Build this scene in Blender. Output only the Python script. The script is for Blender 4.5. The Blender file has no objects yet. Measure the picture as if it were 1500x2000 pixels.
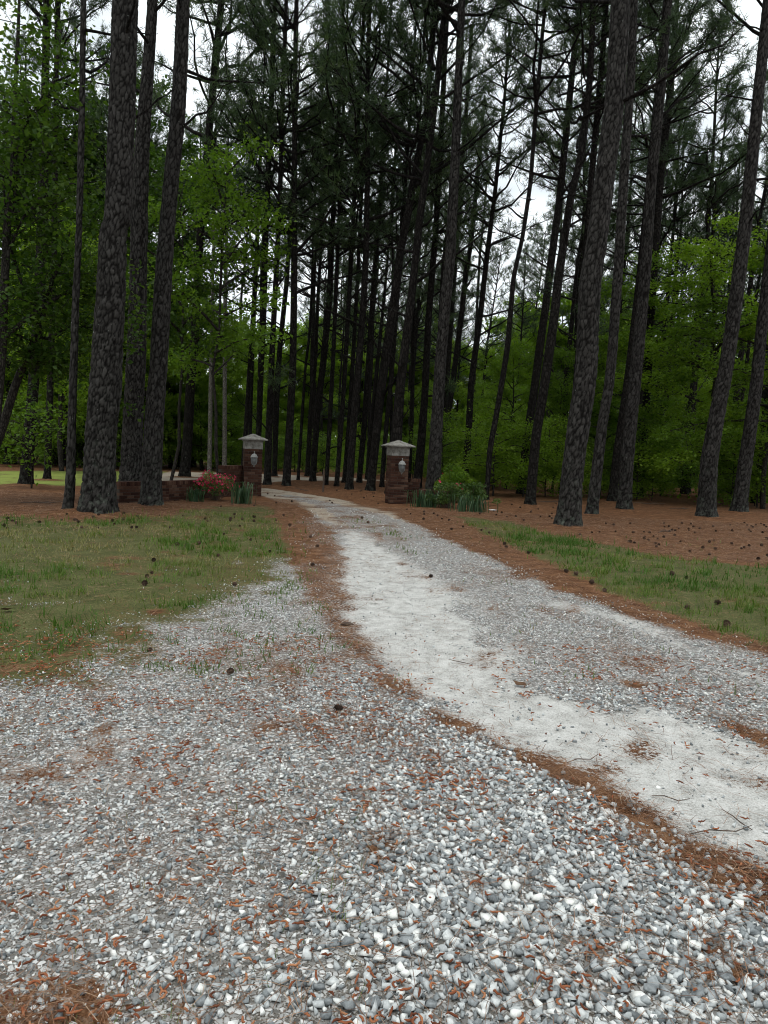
import bpy, bmesh, math, random
import numpy as np
from mathutils import Vector, Matrix

random.seed(7)
RNG = np.random.default_rng(11)
SC = bpy.context.scene
COL = SC.collection

# ------------------------------------------------------------------ camera
FPX = 1387.0                      # focal length in pixels of the 1500 x 2000 photograph
CAM_Z = 1.5
PITCH = math.radians(4.9)
ROLL = math.radians(2.5)
cam_data = bpy.data.cameras.new('camera')
cam = bpy.data.objects.new('camera', cam_data)
COL.objects.link(cam)
cam_data.sensor_fit = 'VERTICAL'
cam_data.sensor_height = 36.0
cam_data.lens = 36.0 * FPX / 2000.0
cam_data.clip_start = 0.05
cam_data.clip_end = 2000.0
_f = np.array([0, math.cos(PITCH), -math.sin(PITCH)])
_r0 = np.array([1.0, 0, 0])
_u0 = np.array([0, math.sin(PITCH), math.cos(PITCH)])
_r = math.cos(ROLL) * _r0 + math.sin(ROLL) * _u0
_u = math.cos(ROLL) * _u0 - math.sin(ROLL) * _r0
M = Matrix(((_r[0], _u[0], -_f[0], 0), (_r[1], _u[1], -_f[1], 0), (_r[2], _u[2], -_f[2], CAM_Z), (0, 0, 0, 1)))
cam.matrix_world = M
SC.camera = cam

# ------------------------------------------------------------------ sky and light: bright overcast
SUN_EL, SUN_AZ = math.radians(75), math.radians(195)      # azimuth clockwise from +Y
world = bpy.data.worlds.new('World')
SC.world = world
world.use_nodes = True
wn, wl = world.node_tree.nodes, world.node_tree.links
wn.clear()
w_out = wn.new('ShaderNodeOutputWorld')
w_bg = wn.new('ShaderNodeBackground')
w_sky = wn.new('ShaderNodeTexSky')
w_sky.sky_type = 'NISHITA'
w_sky.sun_disc = False
w_sky.sun_elevation = SUN_EL
w_sky.sun_rotation = SUN_AZ
w_sky.air_density = 1.2
w_sky.dust_density = 2.5
w_tc = wn.new('ShaderNodeTexCoord')
w_map = wn.new('ShaderNodeMapping')
w_map.inputs['Scale'].default_value = (2.2, 2.2, 4.5)
w_noise = wn.new('ShaderNodeTexNoise')
w_noise.inputs['Scale'].default_value = 1.6
w_noise.inputs['Detail'].default_value = 6.0
w_noise.inputs['Roughness'].default_value = 0.55
w_ramp = wn.new('ShaderNodeValToRGB')
w_ramp.color_ramp.elements[0].position = 0.30
w_ramp.color_ramp.elements[0].color = (0.65, 0.65, 0.65, 1)
w_ramp.color_ramp.elements[1].position = 0.52
w_ramp.color_ramp.elements[1].color = (1, 1, 1, 1)
w_cloud = wn.new('ShaderNodeValToRGB')
w_cloud.color_ramp.elements[0].position = 0.35
w_cloud.color_ramp.elements[0].color = (7.6, 8.25, 8.6, 1)
w_cloud.color_ramp.elements[1].position = 0.72
w_cloud.color_ramp.elements[1].color = (9.7, 10.3, 10.55, 1)
w_mix = wn.new('ShaderNodeMix')
w_mix.data_type = 'RGBA'
wl.new(w_tc.outputs['Generated'], w_map.inputs['Vector'])
wl.new(w_map.outputs['Vector'], w_noise.inputs['Vector'])
wl.new(w_noise.outputs['Fac'], w_ramp.inputs['Fac'])
wl.new(w_noise.outputs['Fac'], w_cloud.inputs['Fac'])
wl.new(w_ramp.outputs['Color'], w_mix.inputs['Factor'])
wl.new(w_sky.outputs['Color'], w_mix.inputs[6])
wl.new(w_cloud.outputs['Color'], w_mix.inputs[7])
wl.new(w_mix.outputs[2], w_bg.inputs['Color'])
w_bg.inputs['Strength'].default_value = 0.110
wl.new(w_bg.outputs['Background'], w_out.inputs['Surface'])

sun_data = bpy.data.lights.new('sun', 'SUN')
sun_data.energy = 1.5
sun_data.angle = math.radians(22)
sun_data.color = (1.0, 0.985, 0.94)
sun = bpy.data.objects.new('sun', sun_data)
COL.objects.link(sun)
_sd = Vector((math.sin(SUN_AZ) * math.cos(SUN_EL), math.cos(SUN_AZ) * math.cos(SUN_EL), math.sin(SUN_EL)))
sun.rotation_euler = _sd.to_track_quat('Z', 'Y').to_euler()
sun.location = (0, -20, 40)

vs = SC.view_settings
vs.view_transform = 'Standard'
vs.look = 'None'
vs.gamma = 1.0
vs.use_curve_mapping = False
vs.exposure = 0.2
SC.render.engine = 'CYCLES'
cy = SC.cycles
cy.max_bounces = 4
cy.diffuse_bounces = 3
cy.glossy_bounces = 1
cy.transmission_bounces = 3
cy.use_adaptive_sampling = True
cy.adaptive_threshold = 0.02
cy.adaptive_min_samples = 16
cy.transparent_max_bounces = 4
cy.sample_clamp_indirect = 6.0
cy.filter_width = 1.0
cy.use_denoising = True
try:
    cy.denoiser = 'OPENIMAGEDENOISE'
    cy.denoising_input_passes = 'RGB_ALBEDO_NORMAL'
except Exception:
    pass

# ------------------------------------------------------------------ measuring helpers
def ray(px, py):
    px = np.asarray(px, float); py = np.asarray(py, float)
    return (FPX * _f + (px - 750)[..., None] * _r - (py - 1000)[..., None] * _u)

def G(px, py):
    """point of the flat ground seen at a photograph pixel"""
    d = ray(px, py)
    t = -CAM_Z / d[..., 2]
    return (d * t[..., None])[..., :2]

def PL(px, py, Y):
    """point at a photograph pixel on the upright plane y = Y"""
    d = ray(px, py)
    t = Y / d[..., 1]
    p = d * t[..., None]
    p[..., 2] += CAM_Z
    return p

def depth_of(p):
    q = np.asarray(p, float) - np.array([0, 0, CAM_Z])
    return q @ _f

def project(x, y, z=0.0):
    q = np.stack([np.asarray(x, float), np.asarray(y, float), np.zeros_like(np.asarray(x, float)) + z - CAM_Z], -1)
    d = np.maximum(q @ _f, 1e-3)
    return 750 + FPX * (q @ _r) / d, 1000 - FPX * (q @ _u) / d

# ------------------------------------------------------------------ noise
def _h(ix, iy, iz, seed):
    h = (ix.astype(np.int64) * 374761393 + iy.astype(np.int64) * 668265263 + iz.astype(np.int64) * 2147483647 + seed * 1274126177) & 0xFFFFFFFF
    h = ((h ^ (h >> 13)) * 1274126177) & 0xFFFFFFFF
    h = ((h ^ (h >> 16)) * 2246822519) & 0xFFFFFFFF
    h = h ^ (h >> 15)
    return (h & 0xFFFFFF) / float(0x1000000)

def vnoise(x, y, seed=0):
    x = np.asarray(x, float); y = np.asarray(y, float)
    ix, iy = np.floor(x), np.floor(y)
    fx, fy = x - ix, y - iy
    fx = fx * fx * (3 - 2 * fx); fy = fy * fy * (3 - 2 * fy)
    z = np.zeros_like(ix)
    a = _h(ix, iy, z, seed); b = _h(ix + 1, iy, z, seed); c = _h(ix, iy + 1, z, seed); d = _h(ix + 1, iy + 1, z, seed)
    return (a * (1 - fx) + b * fx) * (1 - fy) + (c * (1 - fx) + d * fx) * fy

def fbm(x, y, scale, seed=0, octaves=4):
    s, a, tot = 0.0, 1.0, 0.0
    f = 1.0 / scale
    for k in range(octaves):
        s = s + a * vnoise(np.asarray(x) * f + 17.3 * k, np.asarray(y) * f - 9.1 * k, seed + k)
        tot += a; a *= 0.55; f *= 2.03
    return s / tot

def worley(p, seed=0):
    """nearest, second nearest distance and the random value of the nearest cell"""
    ip = np.floor(p)
    f1 = np.full(len(p), 9.0); f2 = np.full(len(p), 9.0); cid = np.zeros(len(p))
    for dx in (-1, 0, 1):
        for dy in (-1, 0, 1):
            for dz in (-1, 0, 1):
                cx, cy_, cz = ip[:, 0] + dx, ip[:, 1] + dy, ip[:, 2] + dz
                q = np.stack([cx + _h(cx, cy_, cz, seed), cy_ + _h(cx, cy_, cz, seed + 1), cz + _h(cx, cy_, cz, seed + 2)], -1)
                d = np.linalg.norm(q - p, axis=1)
                near = d < f1
                f2 = np.where(near, f1, np.minimum(f2, d))
                cid = np.where(near, _h(cx, cy_, cz, seed + 3), cid)
                f1 = np.where(near, d, f1)
    return f1, f2, cid

def smooth(a, b, x):
    t = np.clip((x - a) / (b - a), 0, 1)
    return t * t * (3 - 2 * t)

# ------------------------------------------------------------------ mesh helpers
def mesh_np(name, V, F, attrs=None, smooth_shade=False):
    """mesh from vertex array and a face array (all faces with the same number of corners)"""
    me = bpy.data.meshes.new(name)
    V = np.asarray(V, np.float32); F = np.asarray(F, np.int32)
    k = F.shape[1]
    me.vertices.add(len(V)); me.vertices.foreach_set('co', V.ravel())
    me.loops.add(F.size); me.loops.foreach_set('vertex_index', F.ravel())
    me.polygons.add(len(F))
    me.polygons.foreach_set('loop_start', np.arange(0, F.size, k, dtype=np.int32))
    me.polygons.foreach_set('loop_total', np.full(len(F), k, np.int32))
    if smooth_shade:
        me.polygons.foreach_set('use_smooth', np.ones(len(F), bool))
    for an, av in (attrs or {}).items():
        a = me.attributes.new(an, 'FLOAT', 'POINT')
        a.data.foreach_set('value', np.asarray(av, np.float32))
    me.update(calc_edges=True)
    return me

def link(name, me, mat=None, parent=None, loc=None):
    o = bpy.data.objects.new(name, me)
    COL.objects.link(o)
    if mat is not None and me is not None and len(me.materials) == 0:
        me.materials.append(mat)
    if parent is not None:
        o.parent = parent
    if loc is not None:
        o.location = loc
    return o

def tag(o, label=None, cat=None, group=None, kind=None):
    if label: o['label'] = label
    if cat: o['category'] = cat
    if group: o['group'] = group
    if kind: o['kind'] = kind
    return o

def thing(name, label, cat, loc=(0, 0, 0), rotz=0.0, group=None):
    o = bpy.data.objects.new(name, None)
    COL.objects.link(o)
    o.empty_display_size = 0.2
    o.location = loc
    o.rotation_euler = (0, 0, rotz)
    return tag(o, label, cat, group)

class MB:
    """collects polygons of any size into one mesh"""
    def __init__(self):
        self.v = []; self.f = []
    def add(self, verts, faces):
        n = len(self.v)
        self.v += [tuple(p) for p in verts]
        self.f += [tuple(i + n for i in f) for f in faces]
    def box(self, c, s):
        x, y, z = c; a, b, h = s[0] / 2, s[1] / 2, s[2] / 2
        self.add([(x - a, y - b, z - h), (x + a, y - b, z - h), (x + a, y + b, z - h), (x - a, y + b, z - h),
                  (x - a, y - b, z + h), (x + a, y - b, z + h), (x + a, y + b, z + h), (x - a, y + b, z + h)],
                 [(3, 2, 1, 0), (4, 5, 6, 7), (0, 1, 5, 4), (1, 2, 6, 5), (2, 3, 7, 6), (3, 0, 4, 7)])
    def lathe(self, prof, n=12, c=(0, 0, 0)):
        vs_, fs = [], []
        for (r, z) in prof:
            for k in range(n):
                t = 2 * math.pi * k / n
                vs_.append((c[0] + r * math.cos(t), c[1] + r * math.sin(t), c[2] + z))
        for i in range(len(prof) - 1):
            for k in range(n):
                fs.append((i * n + k, i * n + (k + 1) % n, (i + 1) * n + (k + 1) % n, (i + 1) * n + k))
        fs.append(tuple(range(n))[::-1]); fs.append(tuple((len(prof) - 1) * n + k for k in range(n)))
        self.add(vs_, fs)
    def tube(self, pts, rad, n=5):
        pts = [Vector(p) for p in pts]
        if not hasattr(rad, '__len__'): rad = [rad] * len(pts)
        vs_, fs = [], []
        for i, p in enumerate(pts):
            d = (pts[min(i + 1, len(pts) - 1)] - pts[max(i - 1, 0)]).normalized()
            a = d.orthogonal().normalized() if abs(d.z) > 0.9 else d.cross(Vector((0, 0, 1))).normalized()
            b = d.cross(a)
            for k in range(n):
                t = 2 * math.pi * k / n
                vs_.append(p + (a * math.cos(t) + b * math.sin(t)) * rad[i])
        for i in range(len(pts) - 1):
            for k in range(n):
                fs.append((i * n + k, i * n + (k + 1) % n, (i + 1) * n + (k + 1) % n, (i + 1) * n + k))
        fs.append(tuple(range(n))[::-1]); fs.append(tuple((len(pts) - 1) * n + k for k in range(n)))
        self.add(vs_, fs)
    def mesh(self, name, smooth_shade=False):
        me = bpy.data.meshes.new(name)
        me.from_pydata(self.v, [], self.f)
        bm = bmesh.new(); bm.from_mesh(me)
        bmesh.ops.recalc_face_normals(bm, faces=bm.faces)
        bm.to_mesh(me); bm.free()
        if smooth_shade:
            me.polygons.foreach_set('use_smooth', np.ones(len(me.polygons), bool))
        me.update()
        return me

# ------------------------------------------------------------------ materials
MATS = {}
def mat(name):
    m = bpy.data.materials.new(name)
    m.use_nodes = True
    nt = m.node_tree
    nt.nodes.clear()
    out = nt.nodes.new('ShaderNodeOutputMaterial')
    MATS[name] = m
    return m, nt.nodes, nt.links, out

def bsdf(n, rough=0.8, spec=0.3):
    b = n.new('ShaderNodeBsdfPrincipled')
    b.inputs['Roughness'].default_value = rough
    b.inputs['Specular IOR Level'].default_value = spec
    return b

def ramp(n, stops):
    r = n.new('ShaderNodeValToRGB')
    e = r.color_ramp.elements
    while len(e) < len(stops):
        e.new(0.5)
    for i, (p, c) in enumerate(stops):
        e[i].position = p
        e[i].color = (c[0], c[1], c[2], 1) if hasattr(c, '__len__') else (c, c, c, 1)
    return r

def attr(n, name):
    a = n.new('ShaderNodeAttribute')
    a.attribute_name = name
    return a.outputs['Fac']

def noise(n, l, scale, detail=4, rough=0.55, vec=None, dim='3D'):
    t = n.new('ShaderNodeTexNoise')
    t.inputs['Scale'].default_value = scale
    t.inputs['Detail'].default_value = detail
    t.inputs['Roughness'].default_value = rough
    if vec is not None: l.new(vec, t.inputs['Vector'])
    return t.outputs['Fac']

def mixc(n, l, fac, a, b, mode='MIX'):
    m = n.new('ShaderNodeMix'); m.data_type = 'RGBA'; m.blend_type = mode
    for s, v in ((m.inputs['Factor'], fac), (m.inputs[6], a), (m.inputs[7], b)):
        if hasattr(v, 'is_output') or isinstance(v, bpy.types.NodeSocket): l.new(v, s)
        elif hasattr(v, '__len__'): s.default_value = (v[0], v[1], v[2], 1)
        else: s.default_value = v
    return m.outputs[2]

def math_(n, l, op, a, b=0.0, clamp=False):
    m = n.new('ShaderNodeMath'); m.operation = op; m.use_clamp = clamp
    for s, v in ((m.inputs[0], a), (m.inputs[1], b)):
        if isinstance(v, bpy.types.NodeSocket): l.new(v, s)
        else: s.default_value = v
    return m.outputs[0]

def coords(n, l, kind='Object', scale=(1, 1, 1)):
    t = n.new('ShaderNodeTexCoord'); mp = n.new('ShaderNodeMapping')
    mp.inputs['Scale'].default_value = scale
    l.new(t.outputs[kind], mp.inputs['Vector'])
    return mp.outputs['Vector']

def world_pos(n):
    return n.new('ShaderNodeNewGeometry').outputs['Position']

def bump(n, l, height, strength=0.5, dist=0.02):
    b = n.new('ShaderNodeBump')
    b.inputs['Strength'].default_value = strength
    b.inputs['Distance'].default_value = dist
    l.new(height, b.inputs['Height'])
    return b.outputs['Normal']

def make_ground_material():
    m, n, l, out = mat('ground')
    pos = world_pos(n)
    # pine straw litter
    mp = n.new('ShaderNodeMapping'); mp.inputs['Scale'].default_value = (1, 1, 1); l.new(pos, mp.inputs['Vector'])
    st1 = noise(n, l, 4.5, 8, 0.8, pos)
    st2 = noise(n, l, 90, 3, 0.75, pos)
    stx = math_(n, l, 'ADD', math_(n, l, 'MULTIPLY', st1, 0.55), math_(n, l, 'MULTIPLY', st2, 0.45))
    straw = ramp(n, [(0.37, (0.014, 0.006, 0.003)), (0.45, (0.076, 0.034, 0.016)), (0.53, (0.145, 0.068, 0.032)), (0.64, (0.27, 0.165, 0.095))])
    l.new(stx, straw.inputs['Fac'])
    # turf soil between the blades
    g1 = noise(n, l, 3.0, 5, 0.6, pos)
    g2 = noise(n, l, 55, 4, 0.85, pos)
    gx = math_(n, l, 'ADD', math_(n, l, 'MULTIPLY', g1, 0.25), math_(n, l, 'MULTIPLY', g2, 0.75))
    grass = ramp(n, [(0.36, (0.020, 0.022, 0.009)), (0.46, (0.052, 0.060, 0.019)), (0.56, (0.095, 0.095, 0.036)), (0.70, (0.22, 0.19, 0.11))])
    l.new(gx, grass.inputs['Fac'])
    # crushed stone
    vo = n.new('ShaderNodeTexVoronoi'); vo.inputs['Scale'].default_value = 52; l.new(pos, vo.inputs['Vector'])
    ve = n.new('ShaderNodeTexVoronoi'); ve.feature = 'DISTANCE_TO_EDGE'; ve.inputs['Scale'].default_value = 52; l.new(pos, ve.inputs['Vector'])
    vr = ramp(n, [(0.0, (0.10, 0.095, 0.085)), (0.40, (0.24, 0.235, 0.225)), (0.75, (0.46, 0.46, 0.45)), (1.0, (0.66, 0.655, 0.64))])
    sep = n.new('ShaderNodeSeparateColor'); l.new(vo.outputs['Color'], sep.inputs['Color'])
    l.new(sep.outputs[0], vr.inputs['Fac'])
    gap = ramp(n, [(0.04, 0.0), (0.16, 1.0)]); l.new(ve.outputs['Distance'], gap.inputs['Fac'])
    fine = noise(n, l, 140, 2, 0.6, pos)
    fr = ramp(n, [(0.38, (0.055, 0.045, 0.036)), (0.52, (0.16, 0.147, 0.13)), (0.68, (0.40, 0.392, 0.37))]); l.new(fine, fr.inputs['Fac'])
    grav = mixc(n, l, gap.outputs['Color'], fr.outputs['Color'], vr.outputs['Color'])
    # stone dust
    d1 = noise(n, l, 7, 8, 0.75, pos)
    d2 = noise(n, l, 95, 4, 0.85, pos)
    dx = math_(n, l, 'ADD', math_(n, l, 'MULTIPLY', d1, 0.45), math_(n, l, 'MULTIPLY', d2, 0.55))
    dust = ramp(n, [(0.38, (0.16, 0.152, 0.138)), (0.45, (0.34, 0.333, 0.31)), (0.52, (0.47, 0.463, 0.44)), (0.64, (0.62, 0.615, 0.59))])
    l.new(dx, dust.inputs['Fac'])
    tan = ramp(n, [(0.30, (0.20, 0.165, 0.125)), (0.65, (0.42, 0.37, 0.30))])
    l.new(dx, tan.inputs['Fac'])
    def edge(a, w=0.5):
        nn = noise(n, l, 38, 4, 0.8, pos)
        s = math_(n, l, 'ADD', a, math_(n, l, 'MULTIPLY', math_(n, l, 'SUBTRACT', nn, 0.5), w * 2.2))
        r = ramp(n, [(0.40, 0.0), (0.60, 1.0)]); l.new(s, r.inputs['Fac'])
        return r.outputs['Color']
    c = mixc(n, l, edge(attr(n, 'a_grass')), straw.outputs['Color'], grass.outputs['Color'])
    lawn = ramp(n, [(0.3, (0.14, 0.18, 0.035)), (0.6, (0.22, 0.26, 0.06)), (0.75, (0.30, 0.30, 0.10))]); l.new(gx, lawn.inputs['Fac'])
    c = mixc(n, l, attr(n, 'a_lawn'), c, lawn.outputs['Color'])
    eg = edge(attr(n, 'a_grav'), 0.7)
    c = mixc(n, l, eg, c, grav)
    ed = edge(attr(n, 'a_dust'), 0.6)
    c = mixc(n, l, ed, c, dust.outputs['Color'])
    c = mixc(n, l, edge(attr(n, 'a_tan'), 0.4), c, tan.outputs['Color'])
    c = mixc(n, l, edge(attr(n, 'a_straw'), 0.9), c, straw.outputs['Color'])
    b = bsdf(n, 0.95, 0.1)
    l.new(c, b.inputs['Base Color'])
    hgt = math_(n, l, 'ADD', math_(n, l, 'MULTIPLY', stx, 0.7), math_(n, l, 'MULTIPLY', math_(n, l, 'MULTIPLY', ve.outputs['Distance'], eg), 0.9))
    l.new(bump(n, l, hgt, 0.6, 0.016), b.inputs['Normal'])
    l.new(b.outputs[0], out.inputs['Surface'])
    return m

def make_bark(name, voronoi, dark, mid, light, sx=11.0, bstr=0.9, greenish=0.0):
    m, n, l, out = mat(name)
    oc = coords(n, l, 'Object', (1, 1, 1))
    b = bsdf(n, 0.95, 0.12)
    nz = noise(n, l, 26, 6, 0.75, oc)
    if voronoi:
        vec = coords(n, l, 'Object', (sx, sx, sx * 0.42))
        ve = n.new('ShaderNodeTexVoronoi'); ve.feature = 'DISTANCE_TO_EDGE'; ve.inputs['Scale'].default_value = 1.0
        jit = n.new('ShaderNodeVectorMath'); jit.operation = 'ADD'
        nj = n.new('ShaderNodeTexNoise'); nj.inputs['Scale'].default_value = 1.3; l.new(vec, nj.inputs['Vector'])
        l.new(vec, jit.inputs[0]); l.new(nj.outputs['Color'], jit.inputs[1])
        l.new(jit.outputs[0], ve.inputs['Vector'])
        vc = n.new('ShaderNodeTexVoronoi'); vc.inputs['Scale'].default_value = 1.0; l.new(jit.outputs[0], vc.inputs['Vector'])
        er = ramp(n, [(0.0, 0.0), (0.22, 1.0)]); l.new(ve.outputs['Distance'], er.inputs['Fac'])
        plate = er.outputs['Color']
        sp = n.new('ShaderNodeSeparateColor'); l.new(vc.outputs['Color'], sp.inputs['Color']); pid = sp.outputs[0]
    else:
        plate = math_(n, l, 'SUBTRACT', 1.0, attr(n, 'crack'))
        pid = attr(n, 'plate')
    tone = math_(n, l, 'ADD', math_(n, l, 'MULTIPLY', pid, 0.35), math_(n, l, 'MULTIPLY', nz, 0.7))
    cr = ramp(n, [(0.20, mid), (0.55, [(a + c) / 2 for a, c in zip(mid, light)]), (0.85, light)])
    l.new(tone, cr.inputs['Fac'])
    c = mixc(n, l, plate, dark, cr.outputs['Color'])
    if greenish:
        sz = n.new('ShaderNodeSeparateXYZ'); l.new(world_pos(n), sz.inputs[0])
        lo = ramp(n, [(0.0, 1.0), (0.25, 0.25), (1.0, 0.0)]); l.new(math_(n, l, 'MULTIPLY', sz.outputs[2], 0.35), lo.inputs['Fac'])
        ln = noise(n, l, 7, 5, 0.7, oc); lr = ramp(n, [(0.5, 0.0), (0.68, 1.0)]); l.new(ln, lr.inputs['Fac'])
        c = mixc(n, l, math_(n, l, 'MULTIPLY', math_(n, l, 'MULTIPLY', lo.outputs['Color'], lr.outputs['Color']), greenish), c, (0.16, 0.19, 0.15))
        # pale lichen flecks
        lf = noise(n, l, 13, 4, 0.6, oc); lfr = ramp(n, [(0.70, 0.0), (0.74, 1.0)]); l.new(lf, lfr.inputs['Fac'])
        c = mixc(n, l, math_(n, l, 'MULTIPLY', lfr.outputs['Color'], 0.55), c, (0.30, 0.32, 0.29))
    l.new(c, b.inputs['Base Color'])
    hgt = math_(n, l, 'ADD', math_(n, l, 'MULTIPLY', plate, 1.0 if voronoi else 0.25), math_(n, l, 'MULTIPLY', nz, 0.5))
    l.new(bump(n, l, hgt, bstr, 0.03 if voronoi else 0.012), b.inputs['Normal'])
    l.new(b.outputs[0], out.inputs['Surface'])
    return m

def make_leaf(name, stops, trans=0.45, tcol=(1.35, 1.5, 0.7), gloss=0.03):
    m, n, l, out = mat(name)
    r = ramp(n, stops)
    oi = n.new('ShaderNodeObjectInfo')
    t = math_(n, l, 'ADD', attr(n, 'tint'), math_(n, l, 'MULTIPLY', math_(n, l, 'SUBTRACT', oi.outputs['Random'], 0.5), 0.35))
    l.new(t, r.inputs['Fac'])
    d = bsdf(n, 0.5, gloss * 6)
    l.new(r.outputs['Color'], d.inputs['Base Color'])
    if trans > 0:
        tr = n.new('ShaderNodeBsdfTranslucent')
        l.new(mixc(n, l, 1.0, r.outputs['Color'], tcol, 'MULTIPLY'), tr.inputs['Color'])
        mx = n.new('ShaderNodeMixShader'); mx.inputs[0].default_value = trans
        l.new(d.outputs[0], mx.inputs[1]); l.new(tr.outputs[0], mx.inputs[2])
        l.new(mx.outputs[0], out.inputs['Surface'])
    else:
        l.new(d.outputs[0], out.inputs['Surface'])
    return m

def make_tinted(name, stops, rough=0.85, spec=0.2, bump_scale=None, objrand=0.0, bstr=0.4):
    m, n, l, out = mat(name)
    r = ramp(n, stops)
    pos = coords(n, l, 'Object')
    nz = noise(n, l, bump_scale or 30, 5, 0.65, pos)
    t = attr(n, 'tint')
    if objrand:
        oi = n.new('ShaderNodeObjectInfo')
        t = math_(n, l, 'ADD', math_(n, l, 'MULTIPLY', oi.outputs['Random'], objrand), math_(n, l, 'MULTIPLY', nz, 1 - objrand))
    else:
        t = math_(n, l, 'ADD', t, math_(n, l, 'MULTIPLY', math_(n, l, 'SUBTRACT', nz, 0.5), 0.5))
    l.new(t, r.inputs['Fac'])
    b = bsdf(n, rough, spec)
    l.new(r.outputs['Color'], b.inputs['Base Color'])
    if bump_scale:
        l.new(bump(n, l, nz, bstr, 0.01), b.inputs['Normal'])
    l.new(b.outputs[0], out.inputs['Surface'])
    return m

make_ground_material()
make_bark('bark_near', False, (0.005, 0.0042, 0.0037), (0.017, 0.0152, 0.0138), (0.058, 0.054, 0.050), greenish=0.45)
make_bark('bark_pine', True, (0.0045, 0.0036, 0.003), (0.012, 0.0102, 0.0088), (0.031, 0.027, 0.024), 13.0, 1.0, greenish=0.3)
make_bark('bark_pale', True, (0.06, 0.052, 0.045), (0.13, 0.12, 0.105), (0.24, 0.225, 0.205), 16.0, 0.5)
make_bark('bark_broadleaf', True, (0.012, 0.010, 0.009), (0.030, 0.025, 0.021), (0.065, 0.058, 0.050), 20.0, 0.6)
make_leaf('needles', [(0.0, (0.024, 0.042, 0.020)), (0.5, (0.042, 0.070, 0.030)), (1.0, (0.080, 0.112, 0.040))], 0.35, (1.1, 1.3, 0.8), 0.04)
make_leaf('leaf_bright', [(0.0, (0.085, 0.155, 0.014)), (0.5, (0.130, 0.215, 0.020)), (1.0, (0.190, 0.275, 0.032))], 0.5)
make_leaf('leaf_mid', [(0.0, (0.055, 0.112, 0.013)), (0.5, (0.088, 0.158, 0.017)), (1.0, (0.140, 0.212, 0.025))], 0.48)
make_leaf('leaf_silhouette', [(0.0, (0.024, 0.056, 0.009)), (0.5, (0.042, 0.084, 0.012)), (1.0, (0.078, 0.130, 0.018))], 0.42)  # leaf green darkened so these crowns read as silhouettes; shade put into the colour
make_leaf('leaf_bush', [(0.0, (0.030, 0.062, 0.012)), (0.5, (0.060, 0.110, 0.020)), (1.0, (0.13, 0.19, 0.045))], 0.3, gloss=0.06)
make_leaf('leaf_blade', [(0.0, (0.016, 0.042, 0.018)), (0.6, (0.036, 0.078, 0.030)), (1.0, (0.085, 0.135, 0.070))], 0.25, gloss=0.06)
make_leaf('blossom', [(0.0, (0.30, 0.010, 0.045)), (0.6, (0.50, 0.025, 0.085)), (1.0, (0.66, 0.10, 0.18))], 0.3, (1.2, 1.0, 1.0))
make_leaf('grass_blade', [(0.0, (0.042, 0.100, 0.012)), (0.45, (0.085, 0.145, 0.022)), (0.75, (0.14, 0.155, 0.045)), (1.0, (0.24, 0.205, 0.105))], 0.3)
make_tinted('straw', [(0.0, (0.055, 0.030, 0.020)), (0.4, (0.15, 0.076, 0.043)), (0.75, (0.26, 0.14, 0.078)), (1.0, (0.36, 0.28, 0.20))], 0.7, 0.25)
make_tinted('catkin', [(0.0, (0.11, 0.034, 0.016)), (0.6, (0.27, 0.088, 0.038)), (1.0, (0.42, 0.20, 0.10))], 0.8, 0.2, 300)
make_tinted('stone', [(0.0, (0.085, 0.095, 0.10)), (0.30, (0.25, 0.27, 0.275)), (0.60, (0.50, 0.52, 0.515)), (0.90, (0.82, 0.82, 0.785))], 0.85, 0.3, 110, bstr=0.35)
make_tinted('pebble_part', [(0.15, (0.11, 0.12, 0.125)), (0.40, (0.32, 0.34, 0.345)), (0.62, (0.55, 0.57, 0.56)), (0.85, (0.82, 0.81, 0.76))], 0.85, 0.3, 4.5, objrand=0.62, bstr=0.35)
make_tinted('pine_cone', [(0.2, (0.030, 0.020, 0.015)), (0.6, (0.080, 0.050, 0.036)), (0.9, (0.16, 0.11, 0.08))], 0.9, 0.15, 60, objrand=0.5)
make_tinted('brick', [(0.15, (0.022, 0.010, 0.007)), (0.45, (0.052, 0.022, 0.0145)), (0.65, (0.072, 0.036, 0.023)), (0.9, (0.115, 0.072, 0.050))], 0.92, 0.15, 22, objrand=0.6)
make_tinted('mortar', [(0.3, (0.040, 0.033, 0.027)), (0.7, (0.085, 0.070, 0.056))], 0.95, 0.1, 40, objrand=0.01)
make_tinted('cap_concrete', [(0.3, (0.08, 0.074, 0.062)), (0.50, (0.19, 0.18, 0.16)), (0.72, (0.30, 0.29, 0.265))], 0.9, 0.2, 9, objrand=0.01)
make_tinted('lantern_metal', [(0.3, (0.14, 0.14, 0.13)), (0.7, (0.26, 0.26, 0.245))], 0.55, 0.4, 30, objrand=0.01)
make_tinted('lantern_dark', [(0.3, (0.035, 0.033, 0.03)), (0.7, (0.09, 0.085, 0.08))], 0.6, 0.4, 30, objrand=0.01)
make_tinted('dead_leaf', [(0.3, (0.06, 0.03, 0.017)), (0.7, (0.14, 0.08, 0.045))], 0.8, 0.2, 20, objrand=0.01)
make_tinted('twig', [(0.3, (0.05, 0.035, 0.028)), (0.7, (0.13, 0.10, 0.08))], 0.9, 0.1, 40, objrand=0.01)
make_tinted('pale_stone', [(0.3, (0.5, 0.49, 0.47)), (0.7, (0.78, 0.77, 0.75))], 0.8, 0.3, 20, objrand=0.01)
_m, _n, _l, _o = mat('lantern_glass')
_b = bsdf(_n, 0.35, 0.5); _b.inputs['Base Color'].default_value = (0.16, 0.165, 0.16, 1)
_b.inputs['Transmission Weight'].default_value = 0.55
_l.new(_b.outputs[0], _o.inputs['Surface'])

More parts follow.
